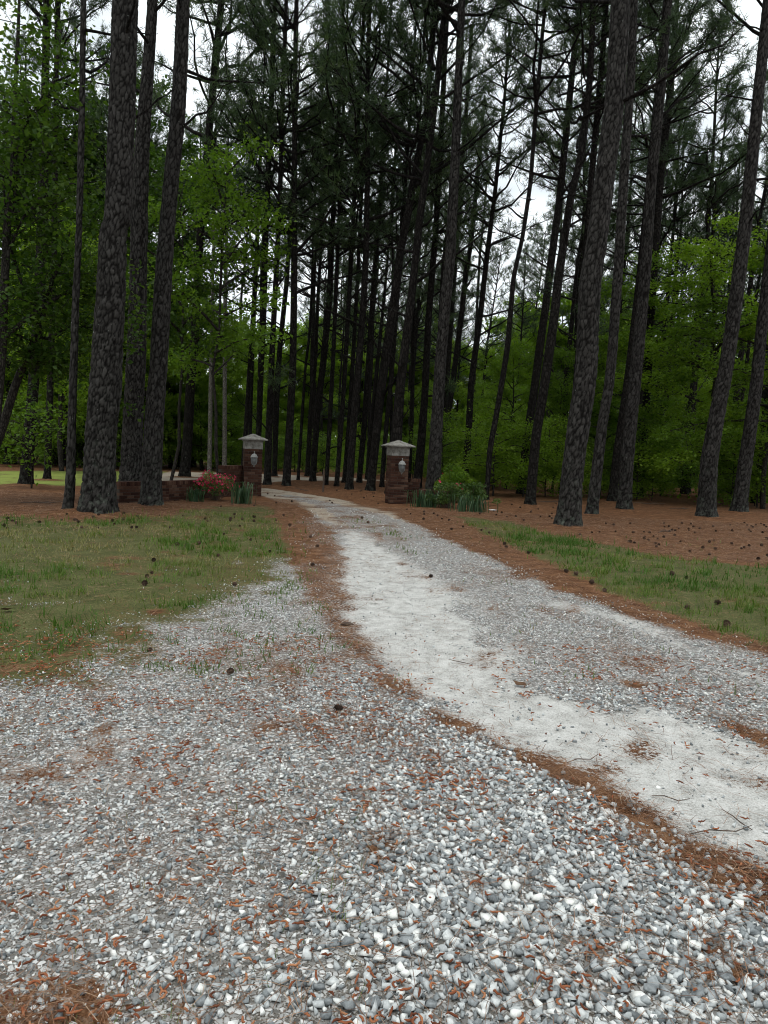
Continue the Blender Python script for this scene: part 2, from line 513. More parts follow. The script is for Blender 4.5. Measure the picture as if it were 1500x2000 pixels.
# ------------------------------------------------------------------ zones of the ground, measured in the photograph and laid out in metres
def poly_world(px):
    return G(np.array([p[0] for p in px], float), np.array([p[1] for p in px], float))

def sdist_poly(x, y, P):
    """signed distance to a polygon, positive inside"""
    x = x.ravel(); y = y.ravel()
    best = np.full(x.shape, 1e9); inside = np.zeros(x.shape, bool)
    n = len(P)
    for i in range(n):
        ax, ay = P[i]; bx, by = P[(i + 1) % n]
        ex, ey = bx - ax, by - ay
        t = np.clip(((x - ax) * ex + (y - ay) * ey) / max(ex * ex + ey * ey, 1e-9), 0, 1)
        best = np.minimum(best, np.hypot(x - ax - t * ex, y - ay - t * ey))
        cond = (ay > y) != (by > y)
        with np.errstate(divide='ignore', invalid='ignore'):
            xi = ax + (y - ay) * ex / (ey if ey != 0 else 1e-9)
        inside ^= cond & (x < xi)
    return np.where(inside, best, -best)

def sdist_line(x, y, P, W):
    """half width minus distance to a polyline whose half width varies"""
    x = x.ravel(); y = y.ravel()
    best = np.full(x.shape, -1e9)
    for i in range(len(P) - 1):
        ax, ay = P[i]; bx, by = P[i + 1]
        ex, ey = bx - ax, by - ay
        t = np.clip(((x - ax) * ex + (y - ay) * ey) / max(ex * ex + ey * ey, 1e-9), 0, 1)
        w = W[i] * (1 - t) + W[i + 1] * t
        best = np.maximum(best, w - np.hypot(x - ax - t * ex, y - ay - t * ey))
    return best

Z_GRAVEL = poly_world([(-900, 2600), (-700, 1340), (0, 1262), (200, 1218), (350, 1188), (460, 1135), (520, 1085), (570, 1040), (592, 1012), (600, 1000), (570, 986),
                       (515, 970), (470, 960), (470, 953), (515, 954), (640, 971), (700, 980), (760, 994), (850, 1034), (930, 1071), (1000, 1106), (1100, 1151),
                       (1200, 1188), (1350, 1238), (1500, 1273), (1800, 1370), (2600, 2600)])
Z_DUST = poly_world([(690, 1040), (668, 1072), (655, 1092), (668, 1102), (642, 1128), (636, 1160), (645, 1195), (672, 1226), (715, 1258), (762, 1300), (805, 1345),
                     (872, 1396), (925, 1427), (990, 1457), (1055, 1492), (1140, 1532), (1185, 1556), (1262, 1582), (1302, 1606), (1325, 1632), (1420, 1662),
                     (1500, 1692), (1700, 1760), (1700, 1545), (1500, 1470), (1400, 1432), (1300, 1398), (1180, 1385), (1080, 1362), (1000, 1335), (950, 1290),
                     (915, 1240), (880, 1190), (840, 1150), (790, 1112), (735, 1075)])
Z_DUST_FINES = poly_world([(-50, 1500), (150, 1420), (330, 1380), (520, 1440), (540, 1520), (420, 1590), (250, 1610), (60, 1640), (-80, 1600)])
L_TRACK2 = poly_world([(1010, 1165), (1150, 1192), (1260, 1222), (1375, 1278), (1480, 1322), (1650, 1400)])
L_RUTA = poly_world([(440, 955), (515, 963), (600, 984), (640, 1003), (668, 1030), (690, 1050)])
L_RUTB = poly_world([(440, 949), (515, 956), (640, 975), (700, 986), (770, 1003), (835, 1026), (900, 1060)])
L_STRAW_L = poly_world([(545, 975), (575, 1000), (600, 1040), (618, 1085), (622, 1130), (640, 1190), (690, 1255), (757, 1325), (848, 1390), (960, 1452), (1080, 1502), (1200, 1560), (1300, 1625), (1400, 1700), (1540, 1770)])
W_STRAW_L = [.55, .50, .55, .45, .36, .26, .17, .13, .11, .10, .09, .10, .12, .17, .17]
L_STRAW_R = poly_world([(700, 972), (800, 998), (880, 1035), (960, 1071), (1040, 1108), (1130, 1150), (1230, 1186), (1370, 1232), (1500, 1266)])
W_STRAW_R = [.9, .8, .6, .5, .38, .30, .22, .16, .14]
L_STRAW_R2 = poly_world([(1230, 1330), (1320, 1365), (1420, 1415), (1500, 1450), (1600, 1500)])
L_CENTRE = poly_world([(560, 968), (640, 990), (710, 1020), (760, 1050), (800, 1085)])
Z_GRASS_R = poly_world([(880, 1008), (1000, 1018), (1080, 1046), (1200, 1066), (1330, 1092), (1520, 1112), (1800, 1160), (1800, 1350), (1500, 1262), (1350, 1226),
                        (1200, 1172), (1100, 1126), (1000, 1078), (930, 1048)])
Z_GRASS_L = poly_world([(-600, 1030), (0, 1022), (180, 1016), (330, 1004), (500, 988), (548, 1000), (562, 1035), (545, 1078), (480, 1138), (350, 1190), (200, 1222), (0, 1268), (-600, 1330)])
Z_LAWN = np.array([(-60.0, 21.0), (-60, 28.3), (-16, 28.6), (-12.5, 34), (-11.2, 35.5), (-9.0, 31.0), (-8.4, 25), (-9.2, 22.8), (-10.6, 21.3), (-14, 20.6)])
Z_PAD = np.array([(-10.8, 35.8), (-9.4, 26.5), (-7.6, 24.5), (-6.4, 24.3), (-5.4, 26), (-4.4, 32), (-0.8, 35.5), (0.4, 36.6), (-2.0, 38.0), (-6, 38.0)])

GRAVEL_PATCHES = [(200, 1110, 0.9, 0.35), (330, 1112, 0.5, 0.25), (420, 1150, 0.5, 0.4), (90, 1178, 0.5, 0.3), (230, 1175, 0.45, 0.3), (20, 1145, 0.4, 0.3), (470, 1100, 0.3, 0.4), (150, 1215, 0.5, 0.3), (330, 1205, 0.6, 0.3)]
TREES_XY = []      # filled before the ground is built: (x, y, radius)

def zones(x, y):
    sh = np.shape(x)
    x = np.asarray(x, float).ravel(); y = np.asarray(y, float).ravel()
    n1 = fbm(x, y, 0.9, 3) - 0.5
    n2 = fbm(x, y, 0.28, 5) - 0.5
    n3 = fbm(x, y, 2.2, 8) - 0.5
    d = np.hypot(x, y)
    def w(s, soft, amp1, amp2):
        return np.clip(0.5 + (s + amp1 * n1 + amp2 * n2) / (2 * soft), 0, 1)
    grav = np.where((x < 0) & (y < 12), w(sdist_poly(x, y, Z_GRAVEL), 0.40, 1.6, 1.1), w(sdist_poly(x, y, Z_GRAVEL), 0.22, 0.7, 0.5))
    grass = np.maximum(w(sdist_poly(x, y, Z_GRASS_R), 0.30, 1.0, 0.5), w(sdist_poly(x, y, Z_GRASS_L) + 0.2, 0.6, 2.4, 1.2))
    lawnw = w(sdist_poly(x, y, Z_LAWN), 0.4, 0.6, 0.2)
    grass = np.maximum(grass, lawnw)
    for (px_, py_, ra, rb) in GRAVEL_PATCHES:
        gx_, gy_ = G(np.array([float(px_)]), np.array([float(py_)]))[0]
        e = 1 - np.hypot((x - gx_) / ra, (y - gy_) / rb) + n1 * 2.0 + n2 * 2.8
        grav = np.maximum(grav, 0.56 * smooth(-0.1, 0.9, e)); grass = grass * (1 - 0.6 * smooth(-0.1, 0.9, e))
    # gravel thins out into the turf beside the verge
    left_mix = np.clip(1.1 - sdist_poly(x, y, Z_GRAVEL) / 2.3, 0, 1) * (x < 0) * (y < 13)
    grass = np.maximum(grass, 0.60 * smooth(0.0, 0.35, left_mix))
    grav = grav * np.clip(1.0 - left_mix * (0.40 + 2.0 * np.clip(n1 + 0.6 * n2, -0.5, 1)), 0, 1)
    grass = np.maximum(grass, 0.85 * np.clip(left_mix + 0.1, 0, 1) * smooth(-0.10, 0.22, n3 + 0.7 * n2))
    dust = w(sdist_poly(x, y, Z_DUST) + np.where(x > np.interp(y, L_STRAW_L[::-1, 1], L_STRAW_L[::-1, 0]) + 0.8, 0.14, 0.05), 0.22, 0.38, 0.50)
    right_ = x > np.interp(y, L_STRAW_L[::-1, 1], L_STRAW_L[::-1, 0])
    dust = np.maximum(dust, np.where(right_, 0.53 * w(sdist_poly(x, y, Z_DUST) + 0.45, 0.40, 0.9, 0.9), 0))
    # the right side of the track blends into loose stone
    dust = np.maximum(dust, 0.55 * w(sdist_poly(x, y, Z_DUST_FINES), 0.2, 0.9, 0.5) * (0.6 + 1.2 * n2))
    dust = np.maximum(dust, 0.58 * w(sdist_line(x, y, L_TRACK2, [.05, .16, .16, .2, .2, .2]), 0.15, 0.5, 0.4))
    tan = np.maximum(w(sdist_line(x, y, L_RUTA, [.5, .5, .5, .42, .4, .3]), 0.22, 0.4, 0.3), w(sdist_line(x, y, L_RUTB, [.5, .5, .5, .5, .45, .4, .2]), 0.22, 0.4, 0.3))
    tan = tan * np.clip((y - 11.0) / 6.0, 0, 1)
    tan = np.maximum(tan, w(sdist_poly(x, y, Z_PAD), 0.3, 0.5, 0.2))
    straw = 0.62 * w(sdist_line(x, y, L_STRAW_L, W_STRAW_L), 0.14, 0.28, 0.36)
    straw = np.where(y < 4.6, straw * 1.35, straw)
    straw = np.maximum(straw, 0.85 * w(sdist_line(x, y, L_STRAW_R, W_STRAW_R), 0.25, 0.6, 0.45))
    straw = np.maximum(straw, w(sdist_line(x, y, L_STRAW_R2, [.05, .07, .08, .08, .08]), 0.08, 0.35, 0.3))
    cen = w(sdist_line(x, y, L_CENTRE, [.35, .35, .4, .4, .2]), 0.25, 0.6, 0.5)
    # drifts of straw lying over the loose stone
    drift = (0.29 + 0.28 * np.clip((n2 * 1.4 + n1 * 0.7 + 0.0) * 4, 0, 1)) * (1 - dust)
    drift *= np.where(x > 1.0 - 0.05 * y, 0.72, 1.0) * np.where((y < 3.4) & (x > 0.1), 0.6, 1.0)
    straw = np.maximum(straw, drift * (grav > 0.05) * (1 - 0.6 * left_mix))
    straw = np.maximum(straw, 0.22 * left_mix * (0.8 + 1.8 * n1) * (grav > 0.05))
    # corner at the bottom left, a thick drift
    bl = np.clip(1.1 - np.hypot((x + 1.05) / 0.55, (y - 1.72) / 0.24), 0, 1)
    straw = np.maximum(straw, 0.60 * np.clip(bl * 1.5 + n2 * 3.0 + n1, 0, 1))
    grass = np.maximum(grass * (1 - 0.85 * smooth(0.45, 0.8, straw)), cen * 0.56)
    grav = grav * (1 - 0.35 * cen)
    grass = grass * (1 - smooth(0.1, 0.5, dust))
    tan = tan * (1 - 0.8 * np.clip(cen * 1.4 - 0.4, 0, 1))
    for (tx, ty, tr) in TREES_XY:
        if d.min() - 3 < math.hypot(tx, ty) < d.max() + 3:
            k = np.exp(-((x - tx) ** 2 + (y - ty) ** 2) / (2 * (tr * 1.5 + 0.25) ** 2))
            straw = np.maximum(straw, np.where(grav < 0.5, k, 0))
            grass = grass * (1 - k)
    return {k: v.reshape(sh) for k, v in dict(a_lawn=lawnw * (1 - straw), a_grav=grav, a_dust=dust, a_straw=straw, a_grass=grass, a_tan=tan).items()}

def ground_z(x, y):
    x = np.asarray(x, float); y = np.asarray(y, float)
    d = np.hypot(x, y)
    z = (fbm(x, y, 2.5, 21) - 0.5) * 0.05 + (fbm(x, y, 0.35, 23, 3) - 0.5) * 0.016
    s = sdist_poly(x, y, Z_DUST).reshape(x.shape)
    z = z - 0.022 * smooth(-0.2, 0.25, s)
    far = np.clip((d - 40) / 60, 0, 1)
    z = z + (fbm(x, y, 14, 25, 2) - 0.5) * 0.35 * far
    for (tx, ty, tr) in TREES_XY:
        k = np.exp(-((x - tx) ** 2 + (y - ty) ** 2) / (2 * (tr * 1.3 + 0.15) ** 2))
        z = z + k * 0.07
    return z

def build_ground():
    ys = list(np.arange(-30, -2, 2.0)) + list(np.arange(-2, 1.2, 0.2))
    v = 1.2
    while v < 62:
        ys.append(v); v *= 1.0115
    while v < 600:
        ys.append(v); v *= 1.15
    ys = np.array(ys)
    fine = np.linspace(-1, 1, 250)
    out_ = np.array([1.15, 1.4, 1.8, 2.6, 4, 8])
    s = np.concatenate([-out_[::-1], fine, out_])
    half = np.clip(0.66 * np.abs(ys) + 0.9, 1.6, 60)
    X = s[None, :] * half[:, None]
    X = np.where(np.abs(s)[None, :] > 1.0, np.sign(s)[None, :] * (half[:, None] + (np.abs(s)[None, :] - 1) * (12 + ys.clip(0)[:, None] * 0.9)), X)
    Y = np.repeat(ys[:, None], len(s), 1)
    Zz = ground_z(X, Y)
    zn = zones(X, Y)
    nr, nc = X.shape
    idx = np.arange(nr * nc).reshape(nr, nc)
    F = np.stack([idx[:-1, :-1], idx[:-1, 1:], idx[1:, 1:], idx[1:, :-1]], -1).reshape(-1, 4)
    V = np.stack([X, Y, Zz], -1).reshape(-1, 3)
    def cellmean(a):
        a = a.reshape(nr, nc)
        return ((a[:-1, :-1] + a[1:, :-1] + a[:-1, 1:] + a[1:, 1:]) / 4).ravel()
    cx, cy2 = cellmean(X), cellmean(Y)
    drive = (sdist_poly(cx, cy2, Z_GRAVEL) > 0) | (cellmean(zn['a_dust']) > 0.5) | (cellmean(zn['a_tan']) > 0.5)
    lawn = (~drive) & ((sdist_poly(cx, cy2, Z_GRASS_L) > 0) | (sdist_poly(cx, cy2, Z_GRASS_R) > 0) | (sdist_poly(cx, cy2, Z_LAWN) > 0))
    res = {}
    for name, sel in (('gravel_driveway', drive), ('lawn', lawn), ('forest_floor', ~(drive | lawn))):
        f = F[sel]
        used = np.unique(f)
        re = np.full(len(V), -1, np.int64); re[used] = np.arange(len(used))
        me = mesh_np(name, V[used], re[f], {k: a.ravel()[used] for k, a in zn.items()}, True)
        o = link(name, me, MATS['ground'])
        res[name] = tag(o, {'gravel_driveway': 'pale gravel driveway with a white dusty wheel track curving between the gate pillars',
                            'lawn': 'mown grass verges on both sides of the driveway and the lawn beyond',
                            'forest_floor': 'reddish brown pine straw covering the floor under the trees'}[name], None, None, 'structure')
    return res

# ------------------------------------------------------------------ trees
def catmull(P, n, fine_to=None):
    P = np.asarray(P, float)
    t = np.concatenate([[0], np.cumsum(np.linalg.norm(np.diff(P[:, :3], axis=0), axis=1))])
    q = np.linspace(0, t[-1], n)
    if fine_to and fine_to < t[-1]:
        m = int(n * 0.9)
        q = np.concatenate([np.linspace(0, fine_to, m, endpoint=False), np.linspace(fine_to, t[-1], n - m)])
    # monotone-ish: linear interpolation smoothed by a small kernel
    R = np.stack([np.interp(q, t, P[:, k]) for k in range(P.shape[1])], -1)
    k = max(3, n // 22) | 1
    pad = k // 2
    ker = np.hanning(k + 2)[1:-1]; ker /= ker.sum()
    for c in range(P.shape[1]):
        a = np.concatenate([2 * R[0, c] - R[pad:0:-1, c], R[:, c], 2 * R[-1, c] - R[-2:-pad - 2:-1, c]])
        R[:, c] = np.convolve(a, ker, 'valid')
    return R

def trunk_mesh(name, path, seg, rings, bark=False, seed=0, flare=0.28, fine_to=None):
    """path: rows of x, y, z, radius relative to the tree's base; rings spaced along it"""
    R = catmull(path, rings, fine_to)
    C, rad = R[:, :3], np.maximum(R[:, 3], 0.012)
    h = C[:, 2] - C[0, 2]
    th = np.linspace(0, 2 * math.pi, seg, endpoint=False)
    lob = 1 + 0.035 * np.sin(3 * th + seed) + 0.025 * np.sin(5 * th + 2 * seed)
    root = np.exp(-h / (rad[0] * 1.1))[:, None] * (flare + 0.16 * np.sin(4 * th + seed * 1.7)[None, :] + 0.10 * np.sin(7 * th + seed)[None, :])
    rr = rad[:, None] * (lob[None, :] + root)
    X = C[:, 0:1] + rr * np.cos(th); Y = C[:, 1:2] + rr * np.sin(th); Z = np.repeat(C[:, 2:3], seg, 1)
    attrs = None
    if bark:
        pts = np.stack([X, Y, Z], -1).reshape(-1, 3)
        s = 14.0
        jit = np.stack([vnoise(pts[:, 2] * 9 + 3, pts[:, 0] * 9, seed), vnoise(pts[:, 2] * 9, pts[:, 1] * 9 + 7, seed + 4), vnoise(pts[:, 0] * 7, pts[:, 1] * 7, seed + 8)], -1)
        q = pts * np.array([s, s, s * 0.42]) + (jit - 0.5) * 0.6 + seed * 13.1
        f1, f2, cid = worley(q, seed)
        crack = 1 - smooth(0.03, 0.26, f2 - f1)
        fine = vnoise(pts[:, 2] * 60, (np.arctan2(Y - C[:, 1:2], X - C[:, 0:1]) * 14).ravel(), seed)
        dsp = -0.018 * crack + 0.014 * (cid - 0.5) + 0.007 * (fine - 0.5)
        sc = np.clip(np.repeat(rad, seg) / 0.25, 0.5, 1.1)
        dsp = (dsp * sc).reshape(rings, seg)
        X = X + dsp * np.cos(th); Y = Y + dsp * np.sin(th)
        attrs = {'crack': crack, 'plate': cid}
    V = np.stack([X, Y, Z], -1).reshape(-1, 3)
    idx = np.arange(rings * seg).reshape(rings, seg)
    nx = np.roll(idx, -1, 1)
    F = np.stack([idx[:-1], nx[:-1], nx[1:], idx[1:]], -1).reshape(-1, 4)
    return mesh_np(name, V, F, attrs, True), C, rad

def tubes_np(paths, sides=4):
    """many tapered tubes in one mesh: paths = list of (points (k,3), radii (k,))"""
    Vs, Fs, off = [], [], 0
    for P, r in paths:
        P = np.asarray(P, float); k = len(P)
        d = np.gradient(P, axis=0); d /= np.maximum(np.linalg.norm(d, axis=1, keepdims=True), 1e-9)
        ref = np.where(np.abs(d[:, 2:3]) > 0.9, np.array([[1.0, 0, 0]]), np.array([[0, 0, 1.0]]))
        a = np.cross(d, ref); a /= np.maximum(np.linalg.norm(a, axis=1, keepdims=True), 1e-9)
        b = np.cross(d, a)
        th = np.linspace(0, 2 * math.pi, sides, endpoint=False)
        ring = P[:, None, :] + np.asarray(r)[:, None, None] * (a[:, None, :] * np.cos(th)[None, :, None] + b[:, None, :] * np.sin(th)[None, :, None])
        Vs.append(ring.reshape(-1, 3))
        idx = off + np.arange(k * sides).reshape(k, sides); nx = np.roll(idx, -1, 1)
        Fs.append(np.stack([idx[:-1], nx[:-1], nx[1:], idx[1:]], -1).reshape(-1, 4))
        off += k * sides
    return np.concatenate(Vs), np.concatenate(Fs)

def unit(v):
    return v / np.maximum(np.linalg.norm(v, axis=-1, keepdims=True), 1e-9)

def needle_tufts(rng, C, A, per=12, length=0.2, width=0.018):
    """thin needle triangles round tuft centres C with axes A"""
    N = len(C)
    d = unit(A[:, None, :] * 0.75 + rng.normal(0, 0.62, (N, per, 3)))
    L = length * rng.uniform(0.7, 1.15, (N, per, 1))
    side = unit(np.cross(d, rng.normal(0, 1, (N, per, 3)))) * width * 0.5
    c = C[:, None, :] + d * 0.02 + rng.normal(0, 0.025, (N, per, 3))
    tip = c + d * L + np.array([0, 0, -1.0]) * (0.12 * L)
    V = np.stack([c - side, c + side, tip], 2).reshape(-1, 3)
    F = np.arange(N * per * 3).reshape(-1, 3)
    t = np.clip(np.repeat(rng.uniform(0.1, 0.8, N), per) + rng.normal(0, 0.12, N * per), 0, 1)
    return V, F, np.repeat(t, 3)

def pine_crown(seed, H=9.0, Lmax=3.2, dead=4.0, whorl=0.50, per=11):
    """branches and needles of a pine's crown round a straight axis from z = 0 to z = H"""
    rng = np.random.default_rng(seed)
    paths, TC, TA = [], [], []
    z = -dead
    while z < H:
        n = 1 if z < 0 else (rng.integers(2, 4) if z > 1 else 2)
        for _ in range(n):
            az = rng.uniform(0, 2 * math.pi)
            f = max(z, 0) / H
            bare = z < 0 and rng.random() < 0.75
            L = Lmax * (1 - f) ** 0.75 * rng.uniform(0.55, 1.1) + 0.5
            if z < 0: L *= rng.uniform(0.3, 0.85)
            el = math.radians(rng.uniform(5, 38) + 24 * f)
            k = 7
            s = np.linspace(0, 1, k)
            up = np.cumsum(np.full(k, math.sin(el) / (k - 1)) * (1 + rng.normal(0, 0.35, k))) - math.sin(el) / (k - 1)
            P = np.zeros((k, 3))
            wob = np.cumsum(rng.normal(0, 0.09, k)) * s
            P[:, 0] = L * s * math.cos(el) * np.cos(az + wob); P[:, 1] = L * s * math.cos(el) * np.sin(az + wob)
            P[:, 2] = z + L * (up + 0.22 * s ** 2 * (0.4 if z < 0 else 1) - 0.10 * s)
            r0 = 0.012 + 0.012 * L
            paths.append((P, r0 * (1 - 0.85 * s) + 0.004))
            dirn = unit(np.gradient(P, axis=0))
            m = int(rng.integers(3, 5)) if bare else int(4 + L * 3.4)
            for j in range(m):
                t = rng.uniform(0.28, 1.0) ** 0.8
                i = min(int(t * (k - 1)), k - 2); ft = t * (k - 1) - i
                b0 = P[i] * (1 - ft) + P[i + 1] * ft
                sd = unit(dirn[i] * rng.uniform(0.3, 1.0) + rng.normal(0, 0.55, 3) * np.array([1, 1, 0.55]) + np.array([0, 0, 0.22]))
                sl = rng.uniform(0.25, 0.75) * (0.55 + 0.22 * L) * (1.15 - 0.4 * t)
                e0 = b0 + sd * sl * 0.55 + rng.normal(0, 0.03, 3); e1 = b0 + sd * sl + np.array([0, 0, 0.10 * sl])
                paths.append((np.array([b0, e0, e1]), np.array([0.009, 0.006, 0.004])))
                if not bare:
                    for q in (0.42, 0.62, 0.82, 1.0):
                        if rng.random() < 0.60:
                            TC.append(b0 + (e1 - b0) * q + rng.normal(0, 0.05, 3)); TA.append(unit(sd + rng.normal(0, 0.4, 3) + np.array([0, 0, 0.15])))
            if not bare:
                for q in (1.0, 0.9, 0.8):
                    i = int(q * (k - 1)); TC.append(P[i]); TA.append(dirn[i])
        z += whorl * rng.uniform(0.6, 1.5) * (1.7 if z < 0 else 1.0)
    bv, bf = tubes_np(paths, 4)
    nv, nf, nt = needle_tufts(rng, np.array(TC), np.array(TA), per, 0.23, 0.021)
    return (mesh_np('pine_limbs', bv, bf, None, True), mesh_np('pine_needles', nv, nf, {'tint': nt}))

def leaf_faces(rng, C, size, up=1.0, elong=1.35):
    """one folded rhombus of two triangles for each leaf"""
    N = len(C)
    nrm = unit(rng.normal(0, 0.55, (N, 3)) + np.array([0, 0, up]))
    d = unit(np.cross(nrm, rng.normal(0, 1, (N, 3))))
    sd = np.cross(nrm, d)
    s = (size * rng.uniform(0.6, 1.25, N))[:, None]
    base = C; tip = C + d * s * elong + np.array([0, 0, -0.25]) * s
    l = C + d * s * 0.5 * elong + sd * s * 0.5 + nrm * s * 0.10
    r = C + d * s * 0.5 * elong - sd * s * 0.5 + nrm * s * 0.10
    V = np.stack([base, r, tip, l], 1).reshape(-1, 3)
    i = np.arange(N)[:, None] * 4
    F = np.concatenate([i + [0, 1, 2], i + [0, 2, 3]], 1).reshape(-1, 3)
    return V, F

def broadleaf(seed, H=9.0, W=2.6, z0=2.0, nlimb=16, leaves=9000, size=0.09, tiers=False, r0=0.09, fork=None):
    """trunk with limbs, and the crown of leaves, of a broad-leaved tree standing at the origin"""
    rng = np.random.default_rng(seed)
    k = 9
    s = np.linspace(0, 1, k)
    T = np.zeros((k, 3))
    T[:, 0] = np.cumsum(rng.normal(0, 0.035 * H / k * 3, k)); T[:, 1] = np.cumsum(rng.normal(0, 0.035 * H / k * 3, k)); T[:, 2] = s * H * 0.94
    T[0, :2] = 0; T[0, 2] = -0.1
    paths = [(T, r0 * (1 - 0.88 * s) + 0.008)]
    T[:, :2] *= 0.6
    spots, wts = [], []
    for j in range(nlimb):
        t = z0 / H + (0.97 - z0 / H) * ((j + rng.uniform(0, 0.8)) / nlimb)
        zc = t * H
        base = np.array([np.interp(t, s, T[:, 0]), np.interp(t, s, T[:, 1]), min(zc, H * 0.94)])
        az = j * 2.4 + rng.uniform(-0.5, 0.5)
        u = (zc - z0) / (H - z0)
        prof = math.sin(math.pi * min(1, (u * 0.82 + 0.17))) ** 0.7
        L = W * prof * rng.uniform(0.65, 1.2)
        el = math.radians(rng.uniform(2, 34) if tiers else rng.uniform(15, 55))
        kk = 6; q = np.linspace(0, 1, kk)
        P = np.zeros((kk, 3))
        wob = np.cumsum(rng.normal(0, 0.12, kk))
        P[:, 0] = base[0] + L * q * math.cos(el) * np.cos(az + wob * q); P[:, 1] = base[1] + L * q * math.cos(el) * np.sin(az + wob * q)
        P[:, 2] = base[2] + L * (math.sin(el) * q - 0.20 * q ** 2)
        paths.append((P, (0.010 + 0.011 * L) * (1 - 0.85 * q) + 0.004))
        for m in range(int(6 + 3 * L)):
            tt = rng.uniform(0.25, 1.0); i = min(int(tt * (kk - 1)), kk - 2); ft = tt * (kk - 1) - i
            b0 = P[i] * (1 - ft) + P[i + 1] * ft
            sd = unit(unit(P[i + 1] - P[i]) * 0.6 + rng.normal(0, 0.7, 3) * np.array([1, 1, 0.4 if tiers else 0.6]) + np.array([0, 0, 0.1]))
            sl = rng.uniform(0.35, 0.9) * (0.5 + 0.22 * L)
            e = b0 + sd * sl + np.array([0, 0, -0.12 * sl])
            paths.append((np.array([b0, (b0 + e) / 2 + rng.normal(0, 0.02, 3), e]), np.array([0.009, 0.006, 0.003])))
            for v in np.linspace(0.3, 1.05, 5):
                spots.append(b0 + (e - b0) * v); wts.append(sl)
    spots = np.array(spots); wts = np.array(wts); wts /= wts.sum()
    pick = rng.choice(len(spots), leaves, p=wts)
    C = spots[pick] + rng.normal(0, 1, (leaves, 3)) * (np.array([0.20, 0.20, 0.10]) if tiers else np.array([0.17, 0.17, 0.14]))
    V, F = leaf_faces(rng, C, np.full(leaves, size), 1.2 if tiers else 0.75)
    clump = rng.uniform(0.15, 0.85, len(spots))[pick]
    tint = np.clip(clump * 0.6 + rng.uniform(0, 0.4, leaves), 0, 1)
    bv, bf = tubes_np(paths, 5)
    return (mesh_np('broadleaf_wood', bv, bf, None, True), mesh_np('broadleaf_leaves', V, F, {'tint': np.repeat(tint, 4)}))

